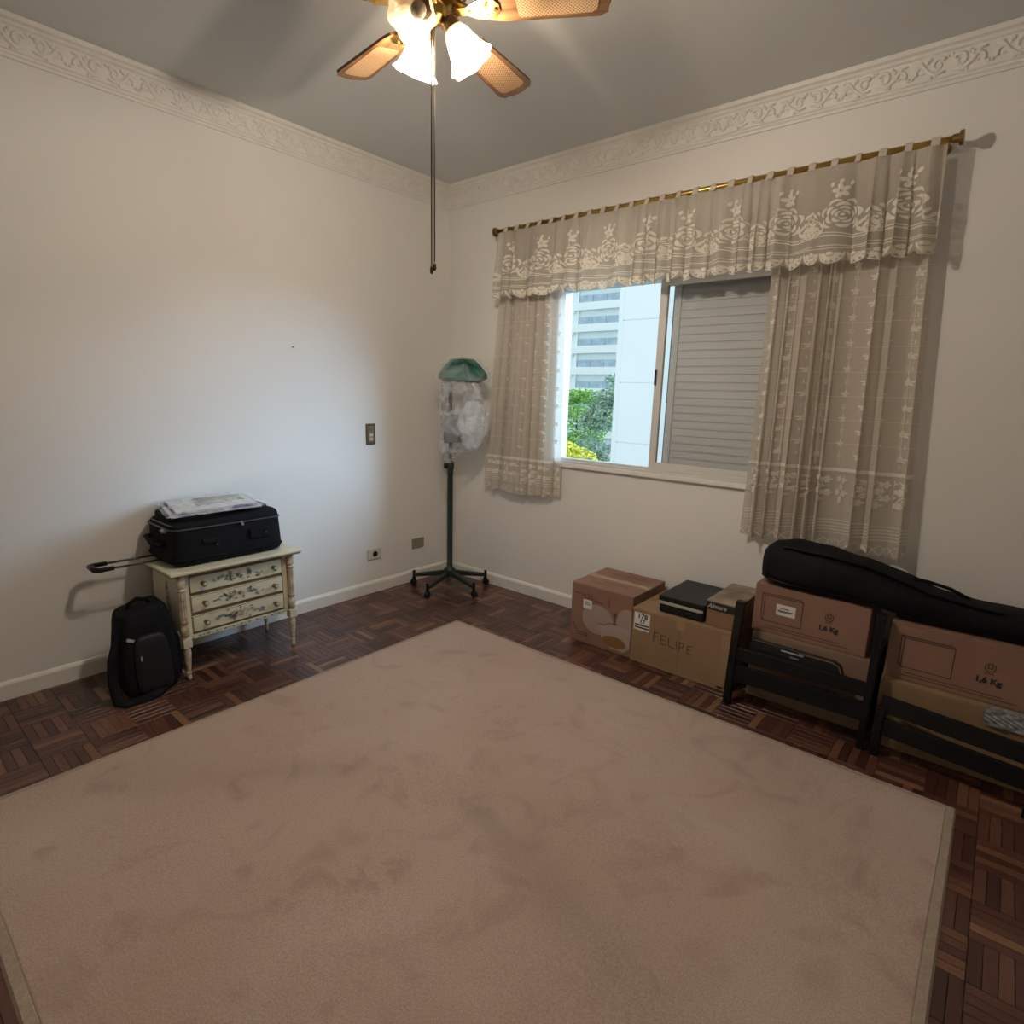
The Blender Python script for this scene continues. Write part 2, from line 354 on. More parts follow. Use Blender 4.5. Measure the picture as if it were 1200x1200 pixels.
def tree(label, x, y, top, rx, rz, col, col2, n, lean, leaf, flat):
    t = thing('tree', label, 'tree', (x, y, GZ), 'trees below the apartment tower')
    rnd = random.Random(int(x*10)); cz = top-rz
    MB().tube([(x, y, GZ), (x+.1, y, (GZ+cz)/2), (x+lean, y, cz+rz*.4)], [.28, .2, .06], 7).build('trunk', mat('bark', (.10, .07, .05), .9), t)
    fm = mat('leaf_%d' % int(col[0]*1000+col[1]*100), col, .6, col2=col2, vscale=1.2)
    m = MB(); V = []; F = []
    cl = []
    for i in range(60):
        th = rnd.uniform(0, 2*PI); u = rnd.uniform(-.75, 1); r = (1-u*u)**.5*rnd.uniform(.45, 1)
        cl.append((x+rx*r*math.cos(th), y+rx*r*math.sin(th), cz+rz*u*.92, rnd.uniform(.22, .36)*rx))
    for i in range(n):
        c = cl[rnd.randrange(60)]; th = rnd.uniform(0, 2*PI); u = rnd.uniform(-1, 1); r = (1-u*u)**.5
        q = Vector((c[0]+c[3]*r*math.cos(th), c[1]+c[3]*r*math.sin(th), c[2]+c[3]*u*flat))
        a = Vector((rnd.gauss(0, 1), rnd.gauss(0, 1), rnd.gauss(0, .5))).normalized()*leaf; b = a.cross(Vector((rnd.gauss(0, .6), rnd.gauss(0, .6), 1))).normalized()*leaf*.6
        k = len(V); V += [q-a, q+b, q+a, q-b]; F.append((k, k+1, k+2, k+3))
    m.add(V, F); o = m.build('foliage', fm, t); o['kind'] = 'stuff'
tree('bright green leafy tree in front of the balconies', -30.3, 46.5, 1.7, 3.9, 3.4, (.46, .66, .20), (.22, .44, .10), 9000, .3, .17, .45)
tree('tall grey-green feathery tree beside the white tower wall', -21.6, 40.5, 3.2, 3.3, 5.8, (.50, .60, .44), (.28, .40, .30), 12000, .2, .16, .5)
tree('dark green rounded tree below the bright one', -27.6, 36.5, -2.2, 2.0, 1.9, (.22, .50, .22), (.10, .32, .12), 6000, .2, .14, .6)
tree('low yellow-flowering tree at the foot of the window view', -20.6, 30.0, -1.95, 2.5, 1.7, (.85, .68, .08), (.55, .62, .08), 8000, .2, .12, .5)

# ------------------------------------------------------------------ rug
rugm = bpy.data.materials.new('rug_pile'); rugm.use_nodes = True
_N = rugm.node_tree.nodes; _L = rugm.node_tree.links; _b = _N['Principled BSDF']; _b.inputs['Roughness'].default_value = .95; _b.inputs['Sheen Weight'].default_value = .6; _b.inputs['Specular IOR Level'].default_value = .1
_tc = _N.new('ShaderNodeTexCoord')
def _noise(sc, det, dist=0):
    n = _N.new('ShaderNodeTexNoise'); n.inputs['Scale'].default_value = sc; n.inputs['Detail'].default_value = det; n.inputs['Distortion'].default_value = dist; _L.new(_tc.outputs['Object'], n.inputs['Vector']); return n
def _ramp(src, p0, p1, c0, c1):
    r = _N.new('ShaderNodeValToRGB'); r.color_ramp.elements[0].position = p0; r.color_ramp.elements[1].position = p1; r.color_ramp.elements[0].color = (*c0, 1); r.color_ramp.elements[1].color = (*c1, 1); _L.new(src, r.inputs[0]); return r
def _mul(a, b):
    x = _N.new('ShaderNodeMix'); x.data_type = 'RGBA'; x.blend_type = 'MULTIPLY'; x.inputs[0].default_value = 1; _L.new(a, x.inputs[6]); _L.new(b, x.inputs[7]); return x.outputs[2]
_base = _ramp(_noise(1.6, 4, .4).outputs['Fac'], .35, .68, (.43, .315, .26), (.49, .385, .325))
_st = _ramp(_noise(4.2, 6, 1.5).outputs['Fac'], .30, .46, (.83, .79, .77), (1, 1, 1))
_sp = _ramp(_noise(220, 3).outputs['Fac'], .33, .62, (.80, .79, .78), (1.06, 1.06, 1.06))
_L.new(_mul(_mul(_base.outputs[0], _st.outputs[0]), _sp.outputs[0]), _b.inputs['Base Color'])
_bp = _N.new('ShaderNodeBump'); _bp.inputs['Strength'].default_value = .55; _bp.inputs['Distance'].default_value = .004; _L.new(_noise(160, 4).outputs['Fac'], _bp.inputs['Height']); _L.new(_bp.outputs[0], _b.inputs['Normal'])
rug = thing('rug', 'large beige worn pile rug covering most of the parquet floor', 'rug', ((RUG[0]+RUG[1])/2, (RUG[2]+RUG[3])/2, 0))
def rugf(u, v):
    x = RUG[0]+.03+(RUG[1]-RUG[0]-.06)*u; y = RUG[2]+.03+(RUG[3]-RUG[2]-.06)*v
    return (x, y, .013+.0007*math.sin(x*9+y*3)+.0006*math.sin(y*11-x*4))
MB().grid(rugf, 60, 60).build('pile', rugm, rug, smooth=True)
bind = mat('rug_binding', (.43, .345, .275), .95, var=.2, vscale=80, bump=.5, bscale=300)
bm_ = MB()
x0, x1, y0, y1 = RUG
for prof_o, prof_i in (((0, .0005), (.006, .009)), ((.006, .009), (.026, .0115)), ((.026, .0115), (.029, .0108)), ((.029, .0108), (.032, .0135))):
    a, za = prof_o; b, zb = prof_i
    A = [(x0+a, y0+a, za), (x1-a, y0+a, za), (x1-a, y1-a, za), (x0+a, y1-a, za)]; B = [(x0+b, y0+b, zb), (x1-b, y0+b, zb), (x1-b, y1-b, zb), (x0+b, y1-b, zb)]
    for i in range(4): bm_.add([A[i], A[(i+1) % 4], B[(i+1) % 4], B[i]], [(0, 1, 2, 3)])
bm_.build('binding', bind, rug)

# ------------------------------------------------------------------ ceiling fan
HX, HY, BZ, BR = 1.707, -1.702, 2.42, .505
fan = thing('ceiling_fan', 'ceiling fan with wooden cane-panelled blades, brass fittings and frosted tulip lights', 'fan', (HX, HY, H))
bronze = mat('dark_bronze', (.10, .065, .035), .35, .8)
MB().lathe([(.001, H), (.07, H), (.07, H-.012), (.055, H-.045), (.022, H-.06)], 24, HX, HY).build('canopy', brass, fan, smooth=True)
MB().lathe([(.012, H-.05), (.012, 2.575)], 12, HX, HY).build('downrod', brass, fan, smooth=True)
smoothed(MB().lathe([(.03, 2.585), (.075, 2.57), (.098, 2.545), (.10, 2.50), (.098, 2.468), (.085, 2.455), (.06, 2.445)], 32, HX, HY).build('motor_housing', bronze, fan))
MB().lathe([(.102, 2.512), (.104, 2.506), (.104, 2.494), (.102, 2.488)], 32, HX, HY).build('housing_band', brass, fan, smooth=True)
smoothed(MB().lathe([(.055, 2.455), (.055, 2.435), (.04, 2.43), (.034, 2.412), (.036, 2.405), (.030, 2.396), (.014, 2.390), (.008, 2.384), (.001, 2.381)], 24, HX, HY).build('switch_housing', brass, fan))
# wood with darker rim
wm = bpy.data.materials.new('blade_wood'); wm.use_nodes = True; _N2 = wm.node_tree.nodes; _L2 = wm.node_tree.links; _b2 = _N2['Principled BSDF']; _b2.inputs['Roughness'].default_value = .38
_t2 = _N2.new('ShaderNodeTexCoord'); _m2 = _N2.new('ShaderNodeMapping'); _m2.inputs['Scale'].default_value = (3, 40, 40); _L2.new(_t2.outputs['Object'], _m2.inputs[0]); _n2 = _N2.new('ShaderNodeTexNoise'); _n2.inputs['Scale'].default_value = 2; _n2.inputs['Detail'].default_value = 5; _L2.new(_m2.outputs[0], _n2.inputs['Vector'])
_r2 = _N2.new('ShaderNodeValToRGB'); _r2.color_ramp.elements[0].position = .35; _r2.color_ramp.elements[1].position = .65; _r2.color_ramp.elements[0].color = (.085, .036, .014, 1); _r2.color_ramp.elements[1].color = (.20, .10, .04, 1); _L2.new(_n2.outputs['Fac'], _r2.inputs[0]); _L2.new(_r2.outputs[0], _b2.inputs['Base Color'])
cm = bpy.data.materials.new('cane_weave'); cm.use_nodes = True; _N3 = cm.node_tree.nodes; _L3 = cm.node_tree.links; _b3 = _N3['Principled BSDF']; _b3.inputs['Roughness'].default_value = .6
_t3 = _N3.new('ShaderNodeTexCoord'); _sx = _N3.new('ShaderNodeSeparateXYZ'); _L3.new(_t3.outputs['Object'], _sx.inputs[0])
def _m3(op, a, b=None):
    n = _N3.new('ShaderNodeMath'); n.operation = op
    for i, q in enumerate((a, b)):
        if q is None: continue
        if isinstance(q, (int, float)): n.inputs[i].default_value = q
        else: _L3.new(q, n.inputs[i])
    return n.outputs[0]
_sa = _m3('SINE', _m3('MULTIPLY', _sx.outputs[0], 2*PI/.0105)); _sb = _m3('SINE', _m3('MULTIPLY', _sx.outputs[1], 2*PI/.0105)); _hole = _m3('GREATER_THAN', _m3('MULTIPLY', _sa, _sb), .28)
_x3 = _N3.new('ShaderNodeMix'); _x3.data_type = 'RGBA'; _x3.inputs[6].default_value = (.42, .27, .14, 1); _x3.inputs[7].default_value = (.16, .08, .04, 1); _L3.new(_hole, _x3.inputs[0]); _L3.new(_x3.outputs[2], _b3.inputs['Base Color'])
def outline(r0, r1, w0, w1, cr, tipd):
    """blade outline with shaped tip; x along the blade"""
    top = [(r0, w0*.55), (r0+.02, w0*.85), (r0+.05, w0), (r1-.05, w1), (r1-cr, w1), (r1-cr*.3, w1*.82), (r1-.006, w1*.55), (r1+tipd, w1*.30), (r1+tipd+.002, 0)]
    return top+[(x, -y) for x, y in reversed(top[:-1])]
pitch = math.radians(-11)
def tilt(x, y, z): return (x, y*math.cos(pitch)-z*math.sin(pitch), y*math.sin(pitch)+z*math.cos(pitch))
bo = outline(.145, BR, .050, .064, .03, .0)
inner = [(.245, .036), (.255, .042), (BR-.055, .047), (BR-.040, .040), (BR-.034, .018)]; inner = inner+[(x, -y) for x, y in reversed(inner)]
b0 = MB(); b0.prism(bo, tilt, -.004, .004)
blademe = b0.mesh('fan_blade', wm); rim = MB()
c0 = MB(); c0.prism(inner, tilt, -.0052, -.0041); caneme = c0.mesh('cane_panel', cm)
ir = MB()    # brass blade iron
ir.prism([(.06, .014), (.10, .012), (.125, .026), (.15, .034), (.18, .032), (.197, .012), (.197, -.012), (.18, -.032), (.15, -.034), (.125, -.026), (.10, -.012), (.06, -.014)], lambda a, b, c: tilt(a, b, c), -.0085, -.0045)
for sx, sy in ((.16, .018), (.16, -.018), (.185, 0)):
    ir.lathe([(.006, -.012), (.0055, -.0085)], 8, sx, sy)
ir.tube([(.05, 0, .03), (.08, 0, .012), (.115, 0, -.006)], [.010, .010, .008], 8)
irme = ir.mesh('blade_iron', brass)
for k in range(5):
    a = math.radians(28.4+72*k)
    o = bpy.data.objects.new('fan_blade', blademe); C.objects.link(o); o.parent = fan; o.location = (0, 0, BZ-H); o.rotation_euler = (0, 0, a)
    q = bpy.data.objects.new('cane_panel', caneme); C.objects.link(q); q.parent = o
    q = bpy.data.objects.new('blade_iron', irme); C.objects.link(q); q.parent = o
# lamp shades
def shade_mat(name, e):
    m = bpy.data.materials.new(name); m.use_nodes = True; N = m.node_tree.nodes; L = m.node_tree.links
    for n in list(N): N.remove(n)
    out = N.new('ShaderNodeOutputMaterial'); d = N.new('ShaderNodeBsdfDiffuse'); t = N.new('ShaderNodeBsdfTranslucent'); g = N.new('ShaderNodeBsdfGlossy'); g.inputs['Roughness'].default_value = .25
    d.inputs[0].default_value = (.86, .80, .70, 1); t.inputs[0].default_value = (.93, .87, .77, 1)
    a = N.new('ShaderNodeMixShader'); a.inputs[0].default_value = .72; L.new(d.outputs[0], a.inputs[1]); L.new(t.outputs[0], a.inputs[2])
    b = N.new('ShaderNodeMixShader'); b.inputs[0].default_value = .06; L.new(a.outputs[0], b.inputs[1]); L.new(g.outputs[0], b.inputs[2])
    tr = N.new('ShaderNodeBsdfTransparent'); tr.inputs[0].default_value = (.96, .92, .86, 1); c = N.new('ShaderNodeMixShader'); c.inputs[0].default_value = .55; L.new(b.outputs[0], c.inputs[1]); L.new(tr.outputs[0], c.inputs[2])
    L.new(c.outputs[0], out.inputs[0]); return m
shm = shade_mat('frosted_glass', 0)
bulbm = mat('lit_bulb', (1, .9, .7), .4, emit=(1, .86, .62), est=5)
sprof = [(.021, 0), (.027, .006), (.037, .026), (.043, .048), (.048, .068), (.056, .088), (.067, .103)]
def shade_wob(a, t): return 1+(.012*math.cos(28*a))*(1 if t > .1 else 0)+.075*max(0, t-.45)/.55*math.cos(7*a)
for ib, (az, tl, r0, z0, lit) in enumerate(((-66, 56, .058, 2.400, False), (48, 34, .056, 2.388, True), (166, 34, .056, 2.388, True))):
    A = math.radians(az); T = math.radians(tl); rad = Vector((math.cos(A), math.sin(A), 0))
    ax = rad*math.sin(T)+Vector((0, 0, -1))*math.cos(T)          # axis pointing to the mouth
    nk = Vector((HX, HY, z0))+rad*r0
    xa = ax.orthogonal().normalized(); ya = ax.cross(xa); Mx = Matrix((xa, ya, ax)).transposed().to_4x4(); Mx.translation = nk
    arm = MB().tube([Vector((HX, HY, 2.40))+rad*.03, Vector((HX, HY, 2.412))+rad*.05, nk-ax*.012], .009, 8).build('lamp_arm', brass, fan, smooth=True)
    smoothed(MB().lathe([(.010, -.028), (.024, -.020), (.026, -.004), (.026, .008), (.022, .010)], 18).xf(Mx).build('lamp_socket', bronze, arm))
    p2 = []
    for i in range(len(sprof)-1):
        for t in range(3):
            q = t/3; p2.append((sprof[i][0]*(1-q)+sprof[i+1][0]*q, sprof[i][1]*(1-q)+sprof[i+1][1]*q))
    p2.append(sprof[-1]); full = p2+[(r-.0025, z-.0004) for r, z in reversed(p2)]
    nz = len(p2)
    def wob(a, t): return shade_wob(a, min(1, 2*t) if t <= .5 else min(1, 2*(1-t)))
    so_ = MB().lathe(full, 84, wob=wob).xf(Mx).build('lamp_shade', shm, fan, smooth=True)
    bl = MB().lathe([(.010, .006), (.012, .018), (.019, .034), (.022, .048), (.018, .060), (.009, .067), (.0005, .069)], 16).xf(Mx).build('light_bulb', bulbm if lit else mat('unlit_bulb', (.12, .11, .10), .25), so_, smooth=True)
    if lit:
        ld = bpy.data.lights.new('bulb_light', 'POINT'); ld.energy = BULB_W[ib]; ld.color = BULB_C; ld.shadow_soft_size = .012
        lo = bpy.data.objects.new('bulb_light', ld); C.objects.link(lo); lo.parent = fan; lo.location = nk+ax*.084-Vector((HX, HY, H))
chm = mat('chain_metal', (.08, .06, .04), .5, .6)
for dx, zb in ((-.0045, 1.722), (.0045, 1.732)):
    p_ = Vector((HX, HY, 0))+RT*dx
    c_ = MB().tube([(p_.x, p_.y, 2.39), (p_.x, p_.y, zb+.015)], .0022, 6).build('pull_chain', chm, fan)
    MB().lathe([(.0025, zb+.018), (.0055, zb+.008), (.0055, zb-.002), (.003, zb-.008)], 10, p_.x, p_.y).build('chain_pull', bronze, c_, smooth=True)

# ------------------------------------------------------------------ curtain rod, valance, curtains
RZ, RYY = 2.335, -.10
rod = thing('curtain_rod', 'long brass curtain rod with round end caps above the window', 'curtain rod', (1.69, RYY, RZ))
def rx(pts, r, nm, mt, n=14, par=rod): return MB().tube(pts, r, n).build(nm, mt, par, smooth=True)
rx([(.545, RYY, RZ), (2.822, RYY, RZ)], .0125, 'pole', brass)
for x, s in ((.545, -1), (2.822, 1)):
    smoothed(MB().tube([(x, RYY, RZ), (x+s*.02, RYY, RZ), (x+s*.022, RYY, RZ), (x+s*.034, RYY, RZ), (x+s*.036, RYY, RZ)], [.016, .016, .026, .026, .012], 18).build('end_cap', dkbrass, rod))
for x in (.575, 1.69, 2.79):
    br_ = MB().tube([(x, RYY, RZ), (x, -.004, RZ)], .008, 10); br_.tube([(x, -.008, RZ), (x, 0, RZ)], .024, 14); br_.build('bracket', dkbrass, rod)
lacem = sheer('lace_thread', (.88, .83, .74), .0, .22)
valm = sheer('valance_voile', (.70, .645, .56), .30, .40, weave=700)
threadm = sheer('embroidery_thread', (.90, .85, .77), 0, .18)
curm = sheer('curtain_voile', (.74, .68, .60), .10, .42, weave=900)
VX0, VX1, VT, VB = .575, 2.815, 2.318, 1.925
val = thing('valance', 'cream lace valance with rose pattern hanging in tabs from the brass rod', 'valance', (1.69, RYY, VB))
NF = 21
def vph(u): return 2*PI*(NF*u+.55*math.sin(2*PI*1.7*u+.5)+.35*math.sin(2*PI*4.3*u))
def VF(s, z, off=0):
    """valance surface: s in metres from the left end, z height; off = towards the room"""
    s = min(max(s, 0), VX1-VX0); u = s/(VX1-VX0); k = (VT-z)/(VT-VB); a = .008+.021*min(1, max(0, k))**.8
    flare = .02*k; x = VX0-flare+(VX1-VX0+2*flare)*u + a*.35*math.sin(2*vph(u)+.6)
    return Vector((x, RYY-.022-.012*k-a*math.sin(vph(u))-a*.25*math.sin(2.7*vph(u)+1)-off, z))
SLN = VX1-VX0; SC = SLN/28
def vgrid(u, v):
    s = u*SLN; q = (s % SC)/SC; zb = VB+.020-.018*math.sin(PI*q)**.7
    return VF(s, VT+(zb-VT)*v)
MB().grid(vgrid, 560, 26).build('voile', valm, val, smooth=True)
def ribbon(mb, pts, wd, FN, off=.003):
    n = len(pts); vs = []
    for i, p in enumerate(pts):
        a = pts[max(0, i-1)]; b = pts[min(n-1, i+1)]; d = Vector((b[0]-a[0], b[1]-a[1])); d = d.normalized() if d.length > 1e-9 else Vector((1, 0)); nn = Vector((-d.y, d.x))*wd/2
        vs += [FN(p[0]+nn.x, p[1]+nn.y, off), FN(p[0]-nn.x, p[1]-nn.y, off)]
    mb.add(vs, [(2*i, 2*i+1, 2*i+3, 2*i+2) for i in range(n-1)])
def disc(mb, cx, cy, rx_, ry_, FN, off=.003, n=10, rot=0):
    c, s = math.cos(rot), math.sin(rot); vs = [FN(cx, cy, off+.001)]
    for i in range(n):
        a = 2*PI*i/n; px, py = rx_*math.cos(a), ry_*math.sin(a); vs.append(FN(cx+px*c-py*s, cy+px*s+py*c, off))
    mb.add(vs, [(0, 1+i, 1+(i+1) % n) for i in range(n)])
tabm = sheer('tab_lace', (.74, .68, .59), .05, .25)
# tabs looping over the rod
nt_ = 26
for i in range(nt_):
    s = SLN*(i+.5)/nt_; xc = VX0+s; wd = random.uniform(.019, .030)
    if i in (0, nt_-1): wd = .03
    pr = [(-.0, -.03, -.022), (-.0, -.021, -.010)]+[(0, -.0175*math.cos(t), .0175*math.sin(t)) for t in [PI*.0+PI*j/7 for j in range(8)]]+[(0, .0165, -.012), (0, .006, -.022)]
    m = MB()
    for sgn in (0,):
        vs = []
        for (_, yy, zz) in pr: vs += [(xc-wd/2, RYY+yy, RZ+zz), (xc, RYY+yy*1.02-.001, RZ+zz+.001), (xc+wd/2, RYY+yy, RZ+zz)]
        m.add(vs, [(3*j+k, 3*j+k+1, 3*j+k+4, 3*j+k+3) for j in range(len(pr)-1) for k in (0, 1)])
    m.build('tab', tabm, val, smooth=True)
# lace: roses, borders, scallops
def rose(cx, cy, sc, FN, off=.004):
    m = MB(); rr = random.Random(int(cx*977))
    def petal(r, a, ln, wd, bow):      # crescent petal: a band that swells in its middle
        vs = []; n = 8
        for j in range(n+1):
            t = -1+2*j/n; aa = a+t*ln; w_ = wd*(1-t*t)+.0008; r_ = r+bow*(1-t*t)
            for e in (-1, 1): vs.append(FN(cx+sc*(r_+e*w_)*math.cos(aa), cy+sc*(r_+e*w_)*.9*math.sin(aa), off))
        m.add(vs, [(2*j, 2*j+1, 2*j+3, 2*j+2) for j in range(n)])
    disc(m, cx, cy, .0045*sc, .004*sc, FN, off+.001, 8)
    for k in range(3): petal(.0105, k*2.094+rr.random(), .85, .0024, .002)
    for k in range(5): petal(.0190, k*1.257+rr.random()*.3, .52, .0034, .003)
    for k in range(6): petal(.0300, k*1.047+.4+rr.random()*.2, .46, .0042, .004)
    for k in range(7):
        a = k*.8976+.2
        if math.sin(a) > -.75: petal(.0420, a, .38, .0036, .005)
    return m
def leafspray(m, cx, cy, sc, sg, FN, off=.003):
    ribbon(m, [(cx+sg*sc*(.045+.055*t), cy+sc*(-.018-.020*math.sin(PI*t))) for t in [j/8 for j in range(9)]], .004*sc, FN, off)
    for k in range(4):
        t = .15+.25*k; bx, by = cx+sg*sc*(.045+.055*t), cy+sc*(-.018-.020*math.sin(PI*t))
        disc(m, bx+sg*.006*sc, by+.012*sc, .013*sc, .0052*sc, FN, off, 8, sg*.9); disc(m, bx+sg*.006*sc, by-.011*sc, .013*sc, .0052*sc, FN, off, 8, -sg*.9)
nr = 10
for i in range(nr):
    s = SLN*(i+.5)/nr
    m = rose(s, 2.118, 1.45, VF); leafspray(m, s, 2.10, 1.15, 1, VF); leafspray(m, s, 2.10, 1.15, -1, VF)
    m.build('lace_rose', lacem, val)
    if i < nr-1:
        m = rose(s+SLN/nr/2, 2.088, .72, VF)
        for k in range(4): disc(m, s+SLN/nr/2+.017*(k-1.5), 2.124+.008*(k % 2), .012, .006, VF, .004, 8, .8 if k < 2 else 2.3)
        m.build('lace_rose', lacem, val)
    m = MB(); c2 = s+.012*math.sin(i*2.1)
    for k in range(5): disc(m, c2+.017*math.cos(k*1.257+.5), 2.212+.017*math.sin(k*1.257+.5), .013, .009, VF, .004, 8, k*1.257+.5)
    for k in range(3): disc(m, c2+.03*(k-1), 2.248-.008*abs(k-1), .010, .007, VF, .004, 8, 1.2)
    ribbon(m, [(c2+.003*math.sin(t*6), 2.185+.07*t) for t in [j/8 for j in range(9)]], .003, VF)
    m.build('lace_blossom', lacem, val)
for zc, wd, am in ((2.046, .0045, .007), (2.035, .0055, .006), (1.998, .004, .003), (1.988, .0035, 0)):
    m = MB(); ribbon(m, [(SLN*j/420, zc+am*math.sin(2*PI*j/42)) for j in range(421)], wd, VF, .003); m.build('lace_border', lacem, val)
sc_m = []
for i in range(28):
    s = (i+.5)*SC; m = MB()
    for k in range(7):
        a = -PI*.06-PI*.88*k/6; disc(m, s+.024*math.cos(a), 1.968+.026*math.sin(a), .013, .0062, VF, .004, 8, a)
    disc(m, s, 1.966, .011, .009, VF, .005, 10)
    ribbon(m, [(s+.036*math.cos(a), 1.972+.045*math.sin(a)) for a in [-PI*j/14 for j in range(15)]], .005, VF, .004)
    m.build('lace_scallop', lacem, val)

def curtain(name, label, xt0, xt1, xb0, xb1, zb, nfold, seed, yc, hemz, ampb):
    t = thing(name, label, 'curtain', ((xb0+xb1)/2, yc, zb)); rnd = random.Random(seed)
    p1, p2, p3 = rnd.random()*6, rnd.random()*6, rnd.random()*6; zt = 2.30
    def ph(u): return 2*PI*(nfold*u+.45*math.sin(2*PI*1.3*u+p1)+.25*math.sin(2*PI*3.1*u+p2))
    def CF(u, z, off=0):
        k = (zt-z)/(zt-zb); xl = xt0+(xb0-xt0)*k; xr = xt1+(xb1-xt1)*k; a = .015+ampb*k; f_ = ph(u)+.5*k*math.sin(5*u+p3)
        x = xl+(xr-xl)*u+a*.45*math.sin(2*f_+.7)
        return Vector((x, yc-a*math.sin(f_)-a*.3*math.sin(2*f_+p3)-off, z))
    def gr(u, v):
        zz = zb+.012*math.sin(7*u+p1)-.004*abs(math.sin(nfold*6*u)); return CF(u, zt+(zz-zt)*v)
    MB().grid(gr, 300, 50).build('voile', curm, t, smooth=True)
    wid = xb1-xb0; fu = 1/(wid*1.0)
    FN = lambda s, z, off: CF(min(1, max(0, s*fu)), z, off)
    # embroidered columns of small flowers
    ncol = max(4, int(wid/.085)); z = 1.90; row = 0
    for c in range(ncol):
        s = wid*(c+.5)/ncol; m = MB(); ribbon(m, [(s, 2.0-(2.0-hemz-.02)*j/40) for j in range(41)], .0022, FN, .002); m.build('embroidered_line', threadm, t)
        zz = 1.93-(.055 if c % 2 else 0); k = 0
        while zz > hemz+.05:
            m = MB()
            if k % 2 == 0:
                for q in range(5): disc(m, s+.0095*math.cos(q*1.257+PI/2), zz+.0095*math.sin(q*1.257+PI/2), .0075, .0048, FN, .004, 7, q*1.257+PI/2)
                disc(m, s, zz, .004, .004, FN, .006, 6)
                m.build('embroidered_flower', threadm, t)
            else:
                ribbon(m, [(s-.007, zz-.007), (s+.007, zz-.007), (s+.007, zz+.007), (s-.007, zz+.007), (s-.007, zz-.007)], .003, FN, .003); m.build('embroidered_square', threadm, t)
            zz -= .054; k += 1
    m = MB()
    for j in range(9): ribbon(m, [(wid*i/120, 1.90-.104*j) for i in range(121) if 1.90-.104*j > hemz], .0016, FN, .002) if 1.90-.104*j > hemz+.03 else None
    m.build('woven_lines', threadm, t)
    m = MB(); ribbon(m, [(wid*i/160, hemz) for i in range(161)], .016, FN, .003); m.build('hem_band', threadm, t)
    for c in range(ncol+1):
        s = wid*(c+.5)/(ncol+1); m = MB()
        for fx, fz in ((-.018, -.04), (.016, -.045), (0, -.075), (-.02, -.10), (.018, -.105), (-.002, -.135)):
            for q in range(5): disc(m, s+fx+.009*math.cos(q*1.257), hemz+fz+.009*math.sin(q*1.257), .0078, .0055, FN, .004, 6, q*1.257)
        ribbon(m, [(s+.012*math.sin(5*q/12), hemz-.03-.13*q/12) for q in range(13)], .003, FN, .003)
        m.build('embroidered_bouquet', threadm, t)
    m = MB()
    for zz in (zb+.125, zb+.11, zb+.095, zb+.08, zb+.065): ribbon(m, [(wid*i/120, zz) for i in range(121)], .004, FN, .002)
    m.build('drawn_thread_band', threadm, t)
    m = MB(); nz = int(wid/.022)
    for i in range(nz):
        a = wid*i/nz; b = wid*(i+1)/nz; c_ = (a+b)/2
        ribbon(m, [(a, zb+.022), (c_, zb-.006), (b, zb+.022)], .0045, FN, .003); ribbon(m, [(a, zb+.022), (c_, zb+.04), (b, zb+.022)], .0040, FN, .003)
    m.build('lace_edge', threadm, t); return t
curtain('curtain', 'cream sheer curtain gathered between the corner and the open window pane', .57, 1.03, .42, 1.06, .715, 8, 3, -.058, .935, .012)
curtain('curtain', 'cream embroidered curtain hanging over the louvred shutter and the black bag', 2.20, 2.80, 2.19, 2.885, .70, 9, 5, -.058, 1.055, .013)

# ------------------------------------------------------------------ wall plates
sw = thing('light_switch', 'brass-framed brown light switch on the wall beside the stand', 'switch', (0, -.697, 1.07))
MB().box(0, .007, -.697-.036, -.697+.036, 1.003, 1.138).build('plate', mat('bronze_plate', (.10, .06, .025), .4, .5), sw, bevel=.003)
MB().box(.007, .009, -.697-.020, -.697+.020, 1.02, 1.122).build('insert', mat('brown_insert', (.24, .17, .10), .5), sw)
for z in (1.04, 1.065): MB().box(.009, .013, -.697-.014, -.697+.014, z-.008, z+.008).build('rocker', mat('cream_key', (.55, .48, .36), .4), sw, bevel=.002)
MB().box(.009, .011, -.697-.016, -.697+.016, 1.085, 1.115).build('rocker', mat('brown_key', (.16, .10, .06), .4), sw, bevel=.001)
ou = thing('power_outlet', 'cream wall outlet with a round black socket low on the wall', 'outlet', (0, -.69, .266))
MB().box(0, .008, -.69-.055, -.69+.055, .229, .303).build('plate', mat('cream_plate', (.60, .57, .48), .4), ou, bevel=.004)
MB().tube([(.004, -.685, .266), (.0095, -.685, .266)], [.021, .019], 20).build('socket', blackp, ou)
bp_ = thing('blank_plate', 'plain grey-brown blank cover plate low on the wall near the corner', 'wall plate', (0, -.305, .272))
MB().box(0, .007, -.305-.055, -.305+.055, .235, .309).build('plate', mat('grey_plate', (.26, .235, .18), .45), bp_, bevel=.003)
for z in (-.042, .042): MB().tube([(.006, -.305+z, .272), (.0082, -.305+z, .272)], .004, 8).build('screw', steel, bp_)
nl = MB().tube([(0, -1.216, 1.575), (.012, -1.216, 1.577)], .0022, 7); nl.tube([(.012, -1.216, 1.577), (.014, -1.216, 1.5774)], .0045, 8)
tag(nl.build('nail', mat('dark_nail', (.04, .03, .03), .5, .5)), 'small dark nail left in the bare white wall', 'nail')

